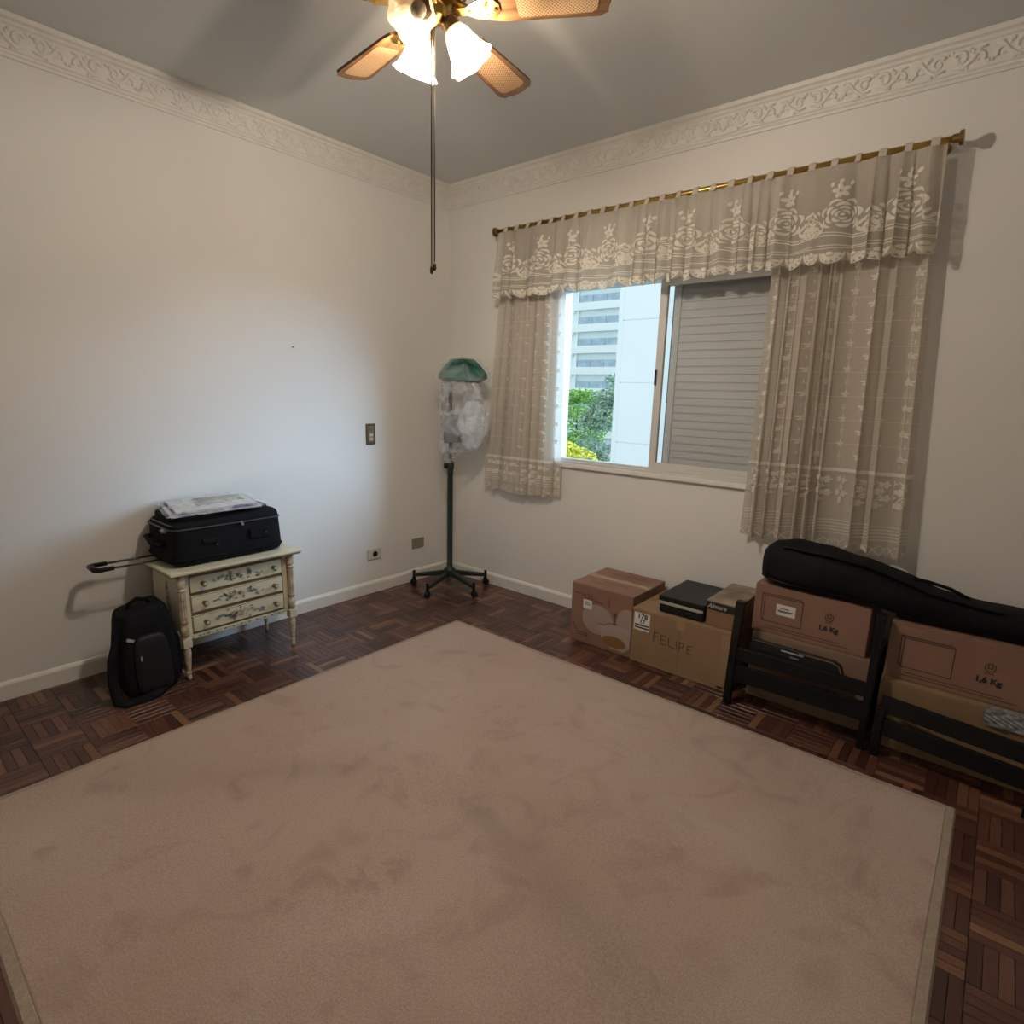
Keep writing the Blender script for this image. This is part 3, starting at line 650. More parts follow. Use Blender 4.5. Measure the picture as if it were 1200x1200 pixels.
# ------------------------------------------------------------------ painted chest of drawers
cream = mat('cream_paint', (.66, .62, .46), .45, var=.12, vscale=9)
gold = mat('antique_gold', (.26, .17, .085), .5, var=.4, vscale=25)
YC0, YC1, XB, XF = -2.045, -1.50, .075, .375
ch = thing('chest_of_drawers', 'small cream painted chest of three drawers with floral motifs and turned legs', 'chest', ((XB+XF)/2, (YC0+YC1)/2, 0))
cb_ = MB(); cb_.box(XB, XF-.005, YC0, YC1, .195, .505); cb_.build('carcass', mat('carcass_brown', (.22, .14, .075), .55, var=.3, vscale=15), ch)
for y in (YC0-.004, YC1): MB().box(XB, XF, y, y+.004, .192, .506).build('side_panel', cream, ch)
tp = MB(); pr = [(0, .508), (.022, .508), (.030, .514), (.034, .522), (.034, .530), (.030, .534), (0, .534)]
tp.box(XB-.02, XF+.045, YC0-.040, YC1+.040, .508, .516); tp.build('top_moulding', gold, ch, bevel=.004)
MB().box(XB-.02, XF+.050, YC0-.045, YC1+.045, .516, .532).build('top', cream, ch, bevel=.005)
dz = [(.411, .490), (.315, .394), (.220, .298)]
leafm = mat('painted_leaf', (.20, .22, .16), .6); flm = mat('painted_petal', (.46, .36, .27), .6); bl2 = mat('painted_blue', (.30, .36, .36), .6); flm2 = mat('painted_cream_petal', (.62, .50, .36), .6)
knobm = mat('knob_ceramic', (.42, .45, .38), .25, coat=.4)
def motif(parent, fn, sc, seed, nrm):
    rnd = random.Random(seed)
    lv, ft, bb, cc = MB(), MB(), MB(), MB()
    for i in range(9):
        a = rnd.uniform(-.045, .045); b = rnd.uniform(-.018, .018); tgt = (ft, cc, ft)[i % 3]
        for q in range(5): disc(tgt, (a+.0065*math.cos(q*1.257))*sc, (b+.0065*math.sin(q*1.257))*sc, .0055*sc, .0038*sc, lambda x, y, o: fn(x, y), 0, 6, q*1.257)
        disc(lv, a*sc, b*sc, .0025*sc, .0025*sc, lambda x, y, o: fn(x, y), 0, 6)
    for sg in (-1, 1):
        strokes(bb, [[(sg*sc*(.04+.06*t), sc*.010*math.sin(5*t+sg)) for t in [j/8 for j in range(9)]]], fn, .0022*sc)
        for i in range(12):
            t = rnd.random(); a = sg*(.035+.07*t); b = .010*math.sin(5*t+sg)+rnd.uniform(-.011, .011)
            disc(lv if (i % 3) else bb, a*sc, b*sc, .0075*sc, .0032*sc, lambda x, y, o: fn(x, y), 0, 7, rnd.uniform(-1, 1))
    for i in range(10): disc(lv, rnd.uniform(-.055, .055)*sc, rnd.uniform(-.026, .026)*sc, .008*sc, .0034*sc, lambda x, y, o: fn(x, y), 0, 7, rnd.uniform(0, 3))
    lay = 0
    for m_, mt, nm in ((cc, flm2, 'painted_petals'), (ft, flm, 'painted_petals'), (bb, bl2, 'painted_stems'), (lv, leafm, 'painted_leaves')):
        lay += .0004; m_.v = [p+Vector(nrm)*lay for p in m_.v]; m_.build(nm, mt, parent)
for i, (z0, z1) in enumerate(dz):
    d_ = MB().box(XF-.02, XF+.004, YC0+.048, YC1-.046, z0, z1).build('drawer', cream, ch, bevel=.003)
    yc, zc = (YC0+YC1)/2, (z0+z1)/2
    motif(d_, lambda a, b: (XF+.0048, yc+a, zc+b), 1.15, 11+i, (1, 0, 0))
    ed = MB()
    for a0, a1, b0_, b1 in ((YC0+.050, YC1-.048, z0+.001, z0+.003), (YC0+.050, YC1-.048, z1-.003, z1-.001), (YC0+.049, YC0+.051, z0, z1), (YC1-.049, YC1-.047, z0, z1)): ed.box(XF+.003, XF+.0046, a0, a1, b0_, b1)
    ed.build('gilt_line', gold, d_)
    for y in (YC0+.105, YC1-.095):
        kb = MB().tube([(XF+.004, y, zc), (XF+.010, y, zc), (XF+.018, y, zc), (XF+.022, y, zc), (XF+.030, y, zc), (XF+.034, y, zc)], [.010, .006, .006, .0125, .0125, .006], 16).build('knob', dkbrass, d_, smooth=True)
        MB().tube([(XF+.031, y, zc), (XF+.036, y, zc), (XF+.037, y, zc)], [.0095, .0085, .003], 14).build('knob_face', knobm, kb, smooth=True)
ap = MB().box(XF-.016, XF+.002, YC0+.046, YC1-.044, .188, .209).build('apron', cream, ch, bevel=.002)
m = MB()
for i in range(11):
    y = YC0+.075+i*.0395; disc(m, y, .1985, .009, .0045, lambda a, b, o: (XF+.0026, a, b), 0, 8); disc(m, y+.018, .1985, .004, .003, lambda a, b, o: (XF+.0026, a, b), 0, 6)
m.build('painted_band', leafm, ap)
for y0_, y1_ in ((YC0, YC0+.046), (YC1-.044, YC1)):
    MB().box(XF-.016, XF+.001, y0_, y1_, .192, .507).build('stile', cream, ch, bevel=.002)
motif(ch, lambda a, b: ((XB+XF)/2+.03-b*.9, YC0-.0046, .37+a), 1.1, 31, (0, -1, 0))
legp = [(.016, .165), (.017, .160), (.012, .156), (.015, .150), (.0165, .135), (.0155, .115), (.012, .075), (.009, .048), (.0075, .042), (.011, .038), (.011, .032), (.0075, .028), (.010, .018), (.0095, .006), (.006, 0)]
legm = mat('leg_cream', (.66, .62, .49), .45, var=.25, vscale=30, col2=(.36, .27, .16))
for x in (XB+.022, XF+.012):
    for y in (YC0+.010, YC1-.010):
        lg = smoothed(MB().lathe(legp, 16, x, y).build('leg', legm, ch))
        MB().box(x-.019, x+.019, y-.019, y+.019, .163, .205).build('leg_block', cream, lg, bevel=.002)
for y in (YC0+.008, YC1-.008):
    x = XF+.012
    colp = [(.016, .205), (.017, .214), (.012, .220), (.016, .228), (.0185, .245), (.016, .262), (.011, .270), (.017, .276), (.017, .284), (.0155, .290)]
    colq = [(.0155, .425), (.0175, .432), (.0175, .440), (.012, .446), (.018, .455), (.019, .468), (.017, .478), (.018, .492), (.019, .508)]
    col_ = smoothed(MB().lathe(colp, 18, x, y).build('column', legm, ch)); smoothed(MB().lathe(colq, 18, x, y).build('capital', legm, col_))
    def fl_(a, t): return 1-.12*max(0, math.cos(8*a))**2
    smoothed(MB().lathe([(.0155, .288), (.016, .30), (.0155, .41), (.015, .428)], 48, x, y, wob=fl_).build('fluted_shaft', legm, col_))
    gr_ = MB()
    for k in range(8):
        a = 2*PI*k/8; gr_.tube([(x+.0138*math.cos(a), y+.0138*math.sin(a), .30), (x+.0138*math.cos(a), y+.0138*math.sin(a), .42)], .0016, 5)
    gr_.build('flute_groove', gold, col_)
    for z in (.283, .437, .221): MB().lathe([(.0172, z-.003), (.0182, z), (.0172, z+.003)], 18, x, y).build('gilt_ring', gold, col_, smooth=True)

# ------------------------------------------------------------------ suitcase on the chest
ZS = .5335
sc_ = thing('suitcase', 'black soft suitcase lying on the painted chest with its handle pulled out', 'suitcase', (.21, -1.79, ZS))
def superbox(cx, cy, cz, hx, hy, hz, e=.28, n=28, fn=None):
    m = MB()
    def g(u, v):
        th = 2*PI*u; ph = PI*(v-.5)
        def sp(c, p): return math.copysign(abs(c)**p, c)
        x = sp(math.cos(ph), e)*sp(math.cos(th), e); y = sp(math.cos(ph), e)*sp(math.sin(th), e); z = sp(math.sin(ph), e)
        p = Vector((hx*x, hy*y, hz*z))
        if fn: p = fn(p, hx, hy, hz)
        return (cx+p.x, cy+p.y, cz+p.z)
    m.grid(g, n*2, n, closed=True); return m
def sfn(p, hx, hy, hz):
    k = .5+.5*p.z/hz; return Vector((p.x*(1-.03*k), p.y*(1-.05*k*(1 if p.y > 0 else 1.0)), p.z+.010*math.sin(p.y*9)*k))
smoothed(superbox(.205, -1.785, ZS+.108, .165, .268, .108, .20, 30, sfn).build('body', black, sc_), 1.2)
pipm = mat('grey_piping', (.045, .045, .05), .4)
def sring(z, hx, hy, r, nm, mt):
    pts = []
    for i in range(73):
        th = 2*PI*i/72
        def sp(c, p): return math.copysign(abs(c)**p, c)
        pts.append((.205+hx*sp(math.cos(th), .22), -1.785+hy*sp(math.sin(th), .22), z))
    return MB().tube(pts, r, 6, cap=False).build(nm, mt, sc_, smooth=True)
sring(ZS+.176, .162, .262, .004, 'zipper', pipm); sring(ZS+.192, .152, .250, .003, 'piping', mat('tan_piping', (.09, .08, .075), .4)); sring(ZS+.035, .166, .269, .004, 'piping', black)
lid = superbox(.19, -1.79, ZS+.216, .135, .235, .022, .35, 20).build('front_pocket', black, sc_, smooth=True)
MB().box(.368, .378, -1.70, -1.60, ZS+.085, ZS+.135).build('side_handle', black, sc_, bevel=.004)
MB().box(.366, .376, -1.92, -1.85, ZS+.10, ZS+.12).build('luggage_tag', blackp, sc_, bevel=.002)
for y, z in ((-1.86, .09), (-1.62, .108)): MB().tube([(.372, y, ZS+z), (.381, y, ZS+z)], .004, 8).build('rivet', steel, sc_)
MB().tube([(.366, -1.735, ZS+.178), (.374, -1.735, ZS+.170), (.376, -1.735, ZS+.16)], .007, 6).build('zip_pull', steel, sc_)
MB().tube([(.30, -2.045, ZS+.165), (.302, -2.062, ZS+.17), (.30, -2.066, ZS+.18)], .009, 6).build('zip_pull', steel, sc_)
hd = MB().tube([(.12, -2.05, ZS+.12), (.12, -2.075, ZS+.12), (.20, -2.08, ZS+.10), (.27, -2.075, ZS+.10), (.27, -2.05, ZS+.10)], .010, 8).build('carry_handle', black, sc_, smooth=True)
for x in (.095, .195):
    MB().tube([(x, -2.0, ZS+.014), (x, -2.13, ZS+.014), (x, -2.245, ZS+.014)], .0052, 10).build('handle_rod', mat('dark_rod', (.13, .13, .13), .3, .8), sc_, smooth=True)
gr2 = MB().tube([(.095, -2.235, ZS+.014), (.095, -2.285, ZS+.014), (.108, -2.303, ZS+.014), (.182, -2.303, ZS+.014), (.195, -2.285, ZS+.014), (.195, -2.235, ZS+.014)], [.010, .011, .013, .013, .011, .010], 10).build('handle_grip', blackp, sc_, smooth=True)
for y in (-2.02,): MB().box(.075, .215, y-.015, y+.015, ZS+.001, ZS+.03).build('handle_socket', blackp, sc_, bevel=.004)
for x in (.09, .31): MB().tube([(x-.012, -1.535, ZS+.022), (x+.012, -1.535, ZS+.022)], .020, 14).build('wheel', blackp, sc_)

# plastic sleeve with printed papers on the suitcase
pk = thing('plastic_sleeve', 'clear plastic bag of printed papers lying on the black suitcase', 'plastic bag', (.19, -1.80, ZS+.238))
PC = Vector((.195, -1.80, ZS+.2475)); PX = Vector((-.34, .06, .02)); PY = Vector((.05, .40, .012))   # PX towards the wall, PY along the wall
def PF(a, b, h=0): return PC+PX*a*.93+PY*b+Vector((0, 0, h+.012*math.cos(2.6*a)*math.cos(2.2*b)-.010))
for k, (sx, sy, hh, cc_, nm) in enumerate(((.46, .50, 0, (.62, .62, .66), 'paper'), (.43, .46, .006, (.10, .12, .42), 'folder'), (.40, .44, .011, (.66, .67, .68), 'flyer'))):
    m = MB(); m.grid(lambda u, v: PF((u-.5)*2*sx, (v-.5)*2*sy, hh), 14, 14); m.grid(lambda u, v: PF((u-.5)*2*sx, (v-.5)*2*sy, hh+.005), 14, 14); 
    o = m.build(nm, mat('sheet_%d' % k, cc_, .5, var=.1, vscale=20), pk, smooth=True)
rn = random.Random(4)
for a, b, ra, rb, cc_ in ((.08, .02, .30, .18, (.45, .47, .40)), (.10, .20, .22, .14, (.52, .52, .33)), (-.02, .26, .20, .10, (.50, .50, .36)), (.22, -.04, .10, .12, (.36, .26, .24)), (.20, .30, .10, .07, (.16, .20, .17)), (.05, -.06, .18, .08, (.36, .40, .40)), (-.15, -.05, .08, .16, (.50, .54, .56))):
    m = MB(); m.grid(lambda u, v: PF(a+(u-.5)*ra*(1+.3*math.sin(7*v)), b+(v-.5)*2*rb*(1+.2*math.sin(9*u)), .0168), 6, 6); m.build('printed_patch', mat('print_%d' % int(cc_[0]*100+cc_[2]*10000), cc_, .5, var=.5, vscale=40), pk)
film = clearfilm('clear_plastic', (.86, .88, .93), .22, .10)
def filmf(u, v):
    a, b = (u-.5)*1.12, (v-.5)*1.12; e = max(abs(a), abs(b))
    return PF(a, b, .019-.03*max(0, e-.46)*2+.0035*math.sin(17*a+9*b)*math.sin(13*b))
MB().grid(filmf, 40, 40).build('plastic_film', film, pk, smooth=True)

# ------------------------------------------------------------------ backpack
bk = thing('backpack', 'black backpack standing on the parquet against the painted chest', 'backpack', (.33, -2.19, 0))
def bfn(p, hx, hy, hz):
    k = .5+.5*p.z/hz; t = 1-.13*max(0, k-.5)/.5
    return Vector((p.x*(1-.20*max(0, k-.5)*2*.6)-.05*k, p.y*t*(1+.04*math.sin(6*k))+.01*k, p.z+.012*math.sin(p.y*16)*k))
smoothed(superbox(.335, -2.190, .196, .098, .112, .194, .30, 28, bfn).build('body', black, bk), 1.2)
smoothed(superbox(.405, -2.185, .150, .040, .075, .130, .35, 20, lambda p, a, b, c: Vector((p.x-.03*(.5+.5*p.z/c), p.y*(1-.16*max(0, p.z/c)), p.z))).build('front_pocket', mat('black_nylon', (.008, .008, .012), .55, spec=.3, bump=.2, bscale=120), bk), 1.2)
smoothed(superbox(.33, -2.075, .13, .060, .020, .10, .5, 14).build('side_pocket', black, bk), 1.2)
MB().tube([(.30, -2.235, .375), (.31, -2.23, .405), (.31, -2.195, .424), (.31, -2.155, .412), (.305, -2.135, .375)], .009, 8, flat=.7).build('carry_handle', black, bk, smooth=True)
MB().tube([(.34, -2.295, .27), (.36, -2.325, .18), (.385, -2.335, .09), (.425, -2.335, .02), (.45, -2.30, .011), (.455, -2.24, .012), (.44, -2.18, .02), (.42, -2.13, .035)], [.016, .020, .022, .022, .022, .020, .018, .014], 10, flat=.38).build('shoulder_strap', black, bk, smooth=True)
def facing(a, b, w_, h_, rot, nm, mt, x=.45):
    c, s = math.cos(rot), math.sin(rot); m = MB(); vs = []
    for xx in (x-.010, x+.002):
        for p, q in ((-w_, -h_), (w_, -h_), (w_, h_), (-w_, h_)): vs.append((xx, a+p*c-q*s, b+p*s+q*c))
    m.add(vs, [(0, 3, 2, 1), (4, 5, 6, 7), (0, 1, 5, 4), (1, 2, 6, 5), (2, 3, 7, 6), (3, 0, 4, 7)]); m.build(nm, mt, bk, bevel=.001)
facing(-2.258, .268, .014, .006, -.45, 'badge', mat('badge_silver', (.42, .42, .43), .35, .3), .396)
facing(-2.235, .188, .0025, .010, -.1, 'zip_pull', mat('zip_silver', (.45, .45, .46), .35, .6), .434)
MB().tube([(.36, -2.058, .24), (.372, -2.052, .215), (.37, -2.055, .19), (.378, -2.05, .165)], [.006, .004, .007, .003], 6).build('key_clip', mat('clip_silver', (.55, .55, .56), .3, .7), bk)
MB().tube([(.40, -2.068, .066), (.404, -2.064, .048)], .004, 6).build('zip_pull', steel, bk)

# ------------------------------------------------------------------ dryer stand in the corner
SXc, SYc = .305, -.275
stg = mat('stand_green_black', (.022, .034, .032), .4, .2)
st = thing('wheeled_stand', 'dark green metal stand on five casters in the room corner', 'stand', (SXc, SYc, 0))
smoothed(MB().lathe([(.034, .085), (.040, .095), (.040, .135), (.026, .15), (.019, .16), (.019, .80), (.021, .805), (.021, .83), (.016, .84), (.012, .845), (.012, 1.40), (.001, 1.402)], 18, SXc, SYc).build('pole', stg, st))
for a in (282, 354, 60, 139, 210):
    A = math.radians(a); d = Vector((math.cos(A), math.sin(A), 0)); c0_ = Vector((SXc, SYc, 0)); L_ = .262
    n_ = Vector((-d.y, d.x, 0)); m = MB(); vs = []
    for r, zt_, zb_, hw in ((.02, .130, .092, .016), (L_, .083, .060, .011)):
        for s in (-1, 1): vs += [c0_+d*r+n_*s*hw+Vector((0, 0, zb_)), c0_+d*r+n_*s*hw+Vector((0, 0, zt_))]
    m.add(vs, [(0, 1, 3, 2), (4, 6, 7, 5), (0, 4, 5, 1), (2, 3, 7, 6), (0, 2, 6, 4), (1, 5, 7, 3)]); lg = m.build('leg', stg, st, bevel=.004)
    e = c0_+d*L_
    cs = MB().tube([e+Vector((0, 0, .048)), e+Vector((0, 0, .104))], .010, 10); cs.tube([e-n_*.011+Vector((0, 0, .022))+d*.004, e+n_*.011+Vector((0, 0, .022))+d*.004], .022, 16); cs.box(e.x-.009, e.x+.009, e.y-.009, e.y+.009, .03, .055); cs.build('caster', blackp, lg)
kn = Vector((SXc, SYc, .862)); kd = (RT*-.9+FW*-.3).normalized()
MB().tube([kn-kd*.0, kn+kd*.018, kn+kd*.020, kn+kd*.042], [.010, .010, .020, .018], 12).build('clamp_knob', blackp, st, smooth=True)
MB().lathe([(.024, .838), (.026, .845), (.026, .885), (.020, .892)], 16, SXc, SYc).build('clamp_collar', stg, st, smooth=True)
ux = Vector((.90, .43, 0)).normalized(); uy = Vector((.43, -.90, 0)).normalized()
hdv = MB()
for (a0, a1, z0, z1, d0, d1) in ((-.035, .075, 1.02, 1.09, -.07, .045),):
    vs = [Vector((SXc, SYc, z))+ux*a+uy*d for z in (z0, z1) for d in (d0, d1) for a in (a0, a1)]
    hdv.add(vs, [(0, 2, 3, 1), (4, 5, 7, 6), (0, 1, 5, 4), (2, 6, 7, 3), (0, 4, 6, 2), (1, 3, 7, 5)])
hdv.build('dark_fitting', mat('dark_grey_box', (.05, .05, .06), .5), st, bevel=.006)
hv2 = MB(); vs = [Vector((SXc, SYc, z))+ux*a+uy*d for z in (1.09, 1.20) for d in (-.06, .04) for a in (-.03, .10)]
hv2.add(vs, [(0, 2, 3, 1), (4, 5, 7, 6), (0, 1, 5, 4), (2, 6, 7, 3), (0, 4, 6, 2), (1, 3, 7, 5)]); hv2.build('grey_fitting', mat('mid_grey_box', (.22, .20, .22), .5), st, bevel=.006)
# plastic wrapping
wr = thing('plastic_wrap', 'crumpled clear plastic bag wrapped around the top of the stand', 'plastic bag', (SXc, SYc, .90))
WP = [(0, -.030, .030), (.06, -.045, .045), (.12, -.060, .075), (.17, -.066, .16), (.24, -.07, .225), (.38, -.074, .262), (.55, -.070, .268), (.72, -.066, .258), (.86, -.055, .225), (1, -.045, .185)]
def wrapf(u, v):
    z = .885+.535*v; th = 2*PI*u
    i = max(k for k in range(len(WP)-1) if WP[k][0] <= v+1e-9); q = (v-WP[i][0])/(WP[i+1][0]-WP[i][0]); q = q*q*(3-2*q)
    lo, hi = [WP[i][k]*(1-q)+WP[i+1][k]*q for k in (1, 2)]; c_, h_ = (lo+hi)/2, (hi-lo)/2
    cr = 1+.03*math.sin(5*th+7*v)+.022*math.sin(8*th-6*v)+(.035*min(1, abs(v-.45)*3))*math.sin(15*th+2*v)
    return Vector((SXc, SYc, z))+ux*(c_+h_*cr*math.copysign(abs(math.cos(th))**.8, math.cos(th)))+uy*(.012+min(h_, .082)*cr*math.copysign(abs(math.sin(th))**.8, math.sin(th)))
smoothed(MB().grid(wrapf, 110, 60, closed=True).build('film', clearfilm('crumpled_film', (.84, .88, .94), .24, .08), wr), 3)
def wrapi(u, v):
    z = .985+.31*v; th = 2*PI*u; r = .092*math.sin(PI*min(1, max(0, .08+.84*v)))**.6*(1+.10*math.sin(4*th+5*v)+.05*math.sin(7*th-8*v))
    return Vector((SXc, SYc, z))+ux*(.160+r*math.cos(th))+uy*(.014+r*.70*math.sin(th))
smoothed(MB().grid(wrapi, 48, 30, closed=True).build('inner_bundle', clearfilm('white_film', (.82, .88, .98), .62, .15), wr), 3)
MB().tube([(SXc+.03*math.cos(t*6.283/14), SYc+.03*math.sin(t*6.283/14), .905+.002*math.sin(t)) for t in range(15)], .005, 6).build('tie', film, wr, smooth=True)
hdg = thing('dryer_hood', 'teal green salon hood wrapped in cellophane on top of the stand', 'dryer hood', (SXc, SYc, 1.41))
def hoodf(u, v):
    th = 2*PI*u; prof = [(.015, 0), (.10, .004), (.150, .030), (.146, .062), (.112, .110), (.072, .150), (.002, .160)]
    k = v*(len(prof)-1); i = min(int(k), len(prof)-2); q = k-i; r = prof[i][0]*(1-q)+prof[i+1][0]*q; z = prof[i][1]*(1-q)+prof[i+1][1]*q
    r *= 1+.07*math.cos(6*th+1)*math.sin(PI*v)
    return Vector((SXc, SYc, 1.408+z))+ux*(.085+1.10*r*math.cos(th))+uy*(.01+r*.80*math.sin(th))
MB().grid(hoodf, 12, 12, closed=True).build('hood', mat('teal_plastic', (.003, .100, .080), .28, var=.6, vscale=9), hdg)
def cello(u, v):
    th = 2*PI*u; r = [.11, .168, .175, .150, .09, .01][min(5, int(v*5.001))]; z = [-.004, .012, .045, .095, .150, .166][min(5, int(v*5.001))]
    r *= 1+.06*math.sin(7*th+5*v)+.04*math.sin(13*th)
    return Vector((SXc, SYc, 1.410+z))+ux*(.090+1.08*r*math.cos(th))+uy*(.01+r*.80*math.sin(th))
MB().grid(cello, 36, 5, closed=True).build('cellophane', clearfilm('cellophane', (.62, .78, .70), .10, .06), hdg)

# ------------------------------------------------------------------ cardboard boxes
def cbmat(n, c): return mat(n, c, .8, var=.14, vscale=5, bump=.10, bscale=40)
tan = cbmat('cardboard_tan', (.30, .195, .105)); pink = cbmat('cardboard_pink', (.27, .150, .105)); rosy = cbmat('cardboard_rosy', (.29, .165, .115)); dull = cbmat('cardboard_dull', (.27, .18, .12))
tapem = mat('packing_tape', (.34, .23, .125), .25, coat=.5)
def cbox(label, x0, x1, y0, y1, z0, z1, mt, topm=None, tape=True, group=None, seam='x'):
    t = thing('cardboard_box', label, 'box', ((x0+x1)/2, (y0+y1)/2, z0), group)
    MB().box(x0, x1, y0, y1, z0, z1-.003).build('body', mt, t, bevel=.004)
    ym = (y0+y1)/2; xm = (x0+x1)/2
    for a, b in ((y0, ym-.0012), (ym+.0012, y1)): MB().box(x0, x1, a, b, z1-.003, z1).build('flap', topm or mt, t, bevel=.0012)
    if tape:
        MB().box(x0-.0006, x1+.0006, ym-.024, ym+.024, z1, z1+.0007).build('tape', tapem, t)
    return t
redink = mat('red_ink', (.16, .045, .035), .7); brink = mat('brown_ink', (.07, .035, .025), .7)
# A: printed box with egg shapes
A_ = cbox('reddish cardboard box printed with pale rounded shapes, beside the FELIPE box', 1.418, 1.800, -.402, -.035, 0, .338, pink)
yA = -.4028
def pA(a, b, off=0): return (a, yA-off, b)
def ell(mb, cx, cz, ra, rb, off=0, a0=0, a1=2*PI, n=28):
    vs = [pA(cx, cz, off)]+[pA(cx+ra*math.cos(a0+(a1-a0)*i/n), cz+rb*math.sin(a0+(a1-a0)*i/n), off) for i in range(n+1)]
    mb.add(vs, [(0, i+1, i+2) for i in range(n)])
palep = mat('pale_print', (.36, .27, .235), .7); palep2 = mat('pale_print_light', (.40, .31, .275), .7)
m = MB(); ell(m, 1.592, .158, .098, .084); m.build('printed_shape', palep, A_)
m = MB(); ell(m, 1.775, .178, .066, .085); m.v = [Vector((min(p.x, 1.797), p.y, p.z)) for p in m.v]; m.build('printed_shape', palep, A_)
m = MB(); m.add([pA(a, b, .0006) for a, b in ((1.60, .140), (1.64, .142), (1.67, .160), (1.72, .160), (1.795, .150), (1.795, .05), (1.76, .018), (1.68, .022), (1.625, .06))], [tuple(range(9))]); m.build('printed_bowl', palep2, A_)
m = MB(); ell(m, 1.70, .060, .074, .032, .0012); m.build('printed_yolk', mat('orange_print', (.25, .115, .035), .7), A_)
m = MB(); strokes(m, [[(1.60, .140), (1.64, .142), (1.67, .160), (1.715, .160)], [(1.70, .16), (1.70, .20)]], lambda a, b: pA(a, b, .0014), .004); ell(m, 1.70, .212, .008, .010, .0014); m.build('printed_line', brink, A_)
m = MB(); strokes(m, [[(1.44, .10), (1.452, .085), (1.465, .055)], [(1.47, .06), (1.53, .06)], [(1.47, .045), (1.53, .045)], [(1.53, .062), (1.53, .042)], [(1.44, .283), (1.50, .278)], [(1.56, .262), (1.62, .255)], [(1.66, .295), (1.66, .25)]], lambda a, b: pA(a, b, .0006), .006); m.build('printed_marks', redink, A_)
text('120', .042, (1.528, yA-.0004, .272), (1, 0, 0), (0, 0, 1), redink, A_)
lb = MB().box(1.498, 1.553, yA-.0012, yA, .205, .255).build('shipping_label', paperm, A_)
m = MB(); strokes(m, [[(1.512, .230), (1.540, .230)], [(1.515, .242), (1.535, .242)]], lambda a, b: pA(a, b, .0016), .005); m.build('label_print', inkm, lb)
# top print
m = MB(); strokes(m, [[(1.50, -.33), (1.62, -.33)], [(1.55, -.29), (1.70, -.29)], [(1.48, -.12), (1.74, -.12)], [(1.60, -.10), (1.72, -.10)]], lambda a, b: (a, b, .3390), .008); m.build('printed_marks', redink, A_)
# B: FELIPE
B_ = cbox('brown cardboard box with FELIPE handwritten in marker and a white number label', 1.806, 2.318, -.412, -.045, 0, .292, tan)
yB = -.4126
def pB(a, b): return (a, yB-.0003, b)
fe = {'F': [[(0, 0), (.003, .055)], [(.003, .055), (.034, .055)], [(.002, .030), (.026, .031)]],
      'E': [[(0, 0), (0, .050)], [(0, .050), (.030, .052)], [(0, .026), (.024, .027)], [(0, 0), (.032, .001)]],
      'L': [[(0, .050), (.002, .004), (.036, -.002)]],
      'I': [[(.002, 0), (0, .048)]],
      'P': [[(0, -.006), (.002, .046), (.020, .046), (.026, .034), (.018, .022), (.002, .020)]],
      'E2': [[(.032, .046), (.008, .042), (.004, .028), (.022, .026), (.006, .022), (.004, .004), (.034, -.002)]]}
m = MB(); xx = 1.930
for c_, adv in (('F', .041), ('E', .041), ('L', .041), ('I', .016), ('P', .037), ('E2', .03)):
    strokes(m, [[(xx+a*.86, .142+b*.90-(xx-1.930)*.05) for a, b in l] for l in fe[c_]], pB, .0042); xx += adv
m.build('handwriting', mat('marker', (.05, .035, .02), .6), B_)
lb = MB().box(1.818, 1.905, yB-.0012, yB, .178, .272).build('number_label', paperm, B_)
text('178', .038, (1.864, yB-.0016, .254), (1, 0, 0), (0, 0, 1), inkm, lb, bold=.0008)
text('17', .030, (1.864, yB-.0016, .226), (1, 0, 0), (0, 0, 1), inkm, lb, bold=.0008)
m = MB(); strokes(m, [[(1.846, .207), (1.853, .207)], [(1.858, .207), (1.876, .207)], [(1.880, .207), (1.917, .207)], [(1.846, .193), (1.880, .193)], [(1.885, .193), (1.917, .193)]], lambda a, b: (a-.02, yB-.0016, b), .008); m.build('label_print', inkm, lb)
MB().box(2.298, 2.303, yB-.0008, yB, .002, .288).build('edge_tape', tapem, B_)
MB().box(2.270, 2.318, yB-.0006, yB+.0002, .01, .280).build('edge_tape', tapem, B_)
MB().box(2.0655, 2.0665, yB-.0004, yB, .002, .288).build('board_seam', brink, B_); MB().box(2.045, 2.090, yB-.0007, yB, .235, .291).build('tape_end', tapem, B_)
MB().box(1.806, 2.318, yB-.0006, yB, .004, .020).build('edge_tape', tapem, B_)
# black box and small brown box on B
bb = thing('black_case', 'black storage box with a pale stripe on the FELIPE box', 'box', (2.03, -.22, .2928))
MB().box(1.93, 2.158, -.375, -.045, .2932, .352).build('base', blackp, bb, bevel=.008, seg=3)
MB().box(1.926, 2.162, -.379, -.041, .3525, .381).build('lid', mat('black_lid', (.010, .010, .012), .42, spec=.3), bb, bevel=.004)
MB().box(1.932, 2.158, -.381, -.374, .339, .353).build('stripe', mat('pale_stripe', (.42, .41, .35), .5), bb, bevel=.001)
sb = thing('shoe_box', 'small brown box with a black lettered band beside the black storage box', 'box', (2.245, -.21, .2928))
MB().box(2.175, 2.318, -.378, -.045, .2932, .412).build('body', cbmat('cardboard_brown', (.27, .155, .085)), sb, bevel=.003)
MB().box(2.171, 2.322, -.382, -.041, .412, .4185).build('lid', mat('mottled_lid', (.33, .26, .19), .6, col2=(.16, .115, .08), vscale=11), sb, bevel=.002)
bd = MB().box(2.1735, 2.3195, -.3805, -.3775, .375, .4118).build('lid_band', mat('black_band', (.016, .015, .015), .5), sb)
text('Almura', .030, (2.222, -.3812, .393), (1, 0, 0), (0, 0, 1), mat('grey_print', (.42, .40, .38), .6), bd, shear=.35, bold=.0006)
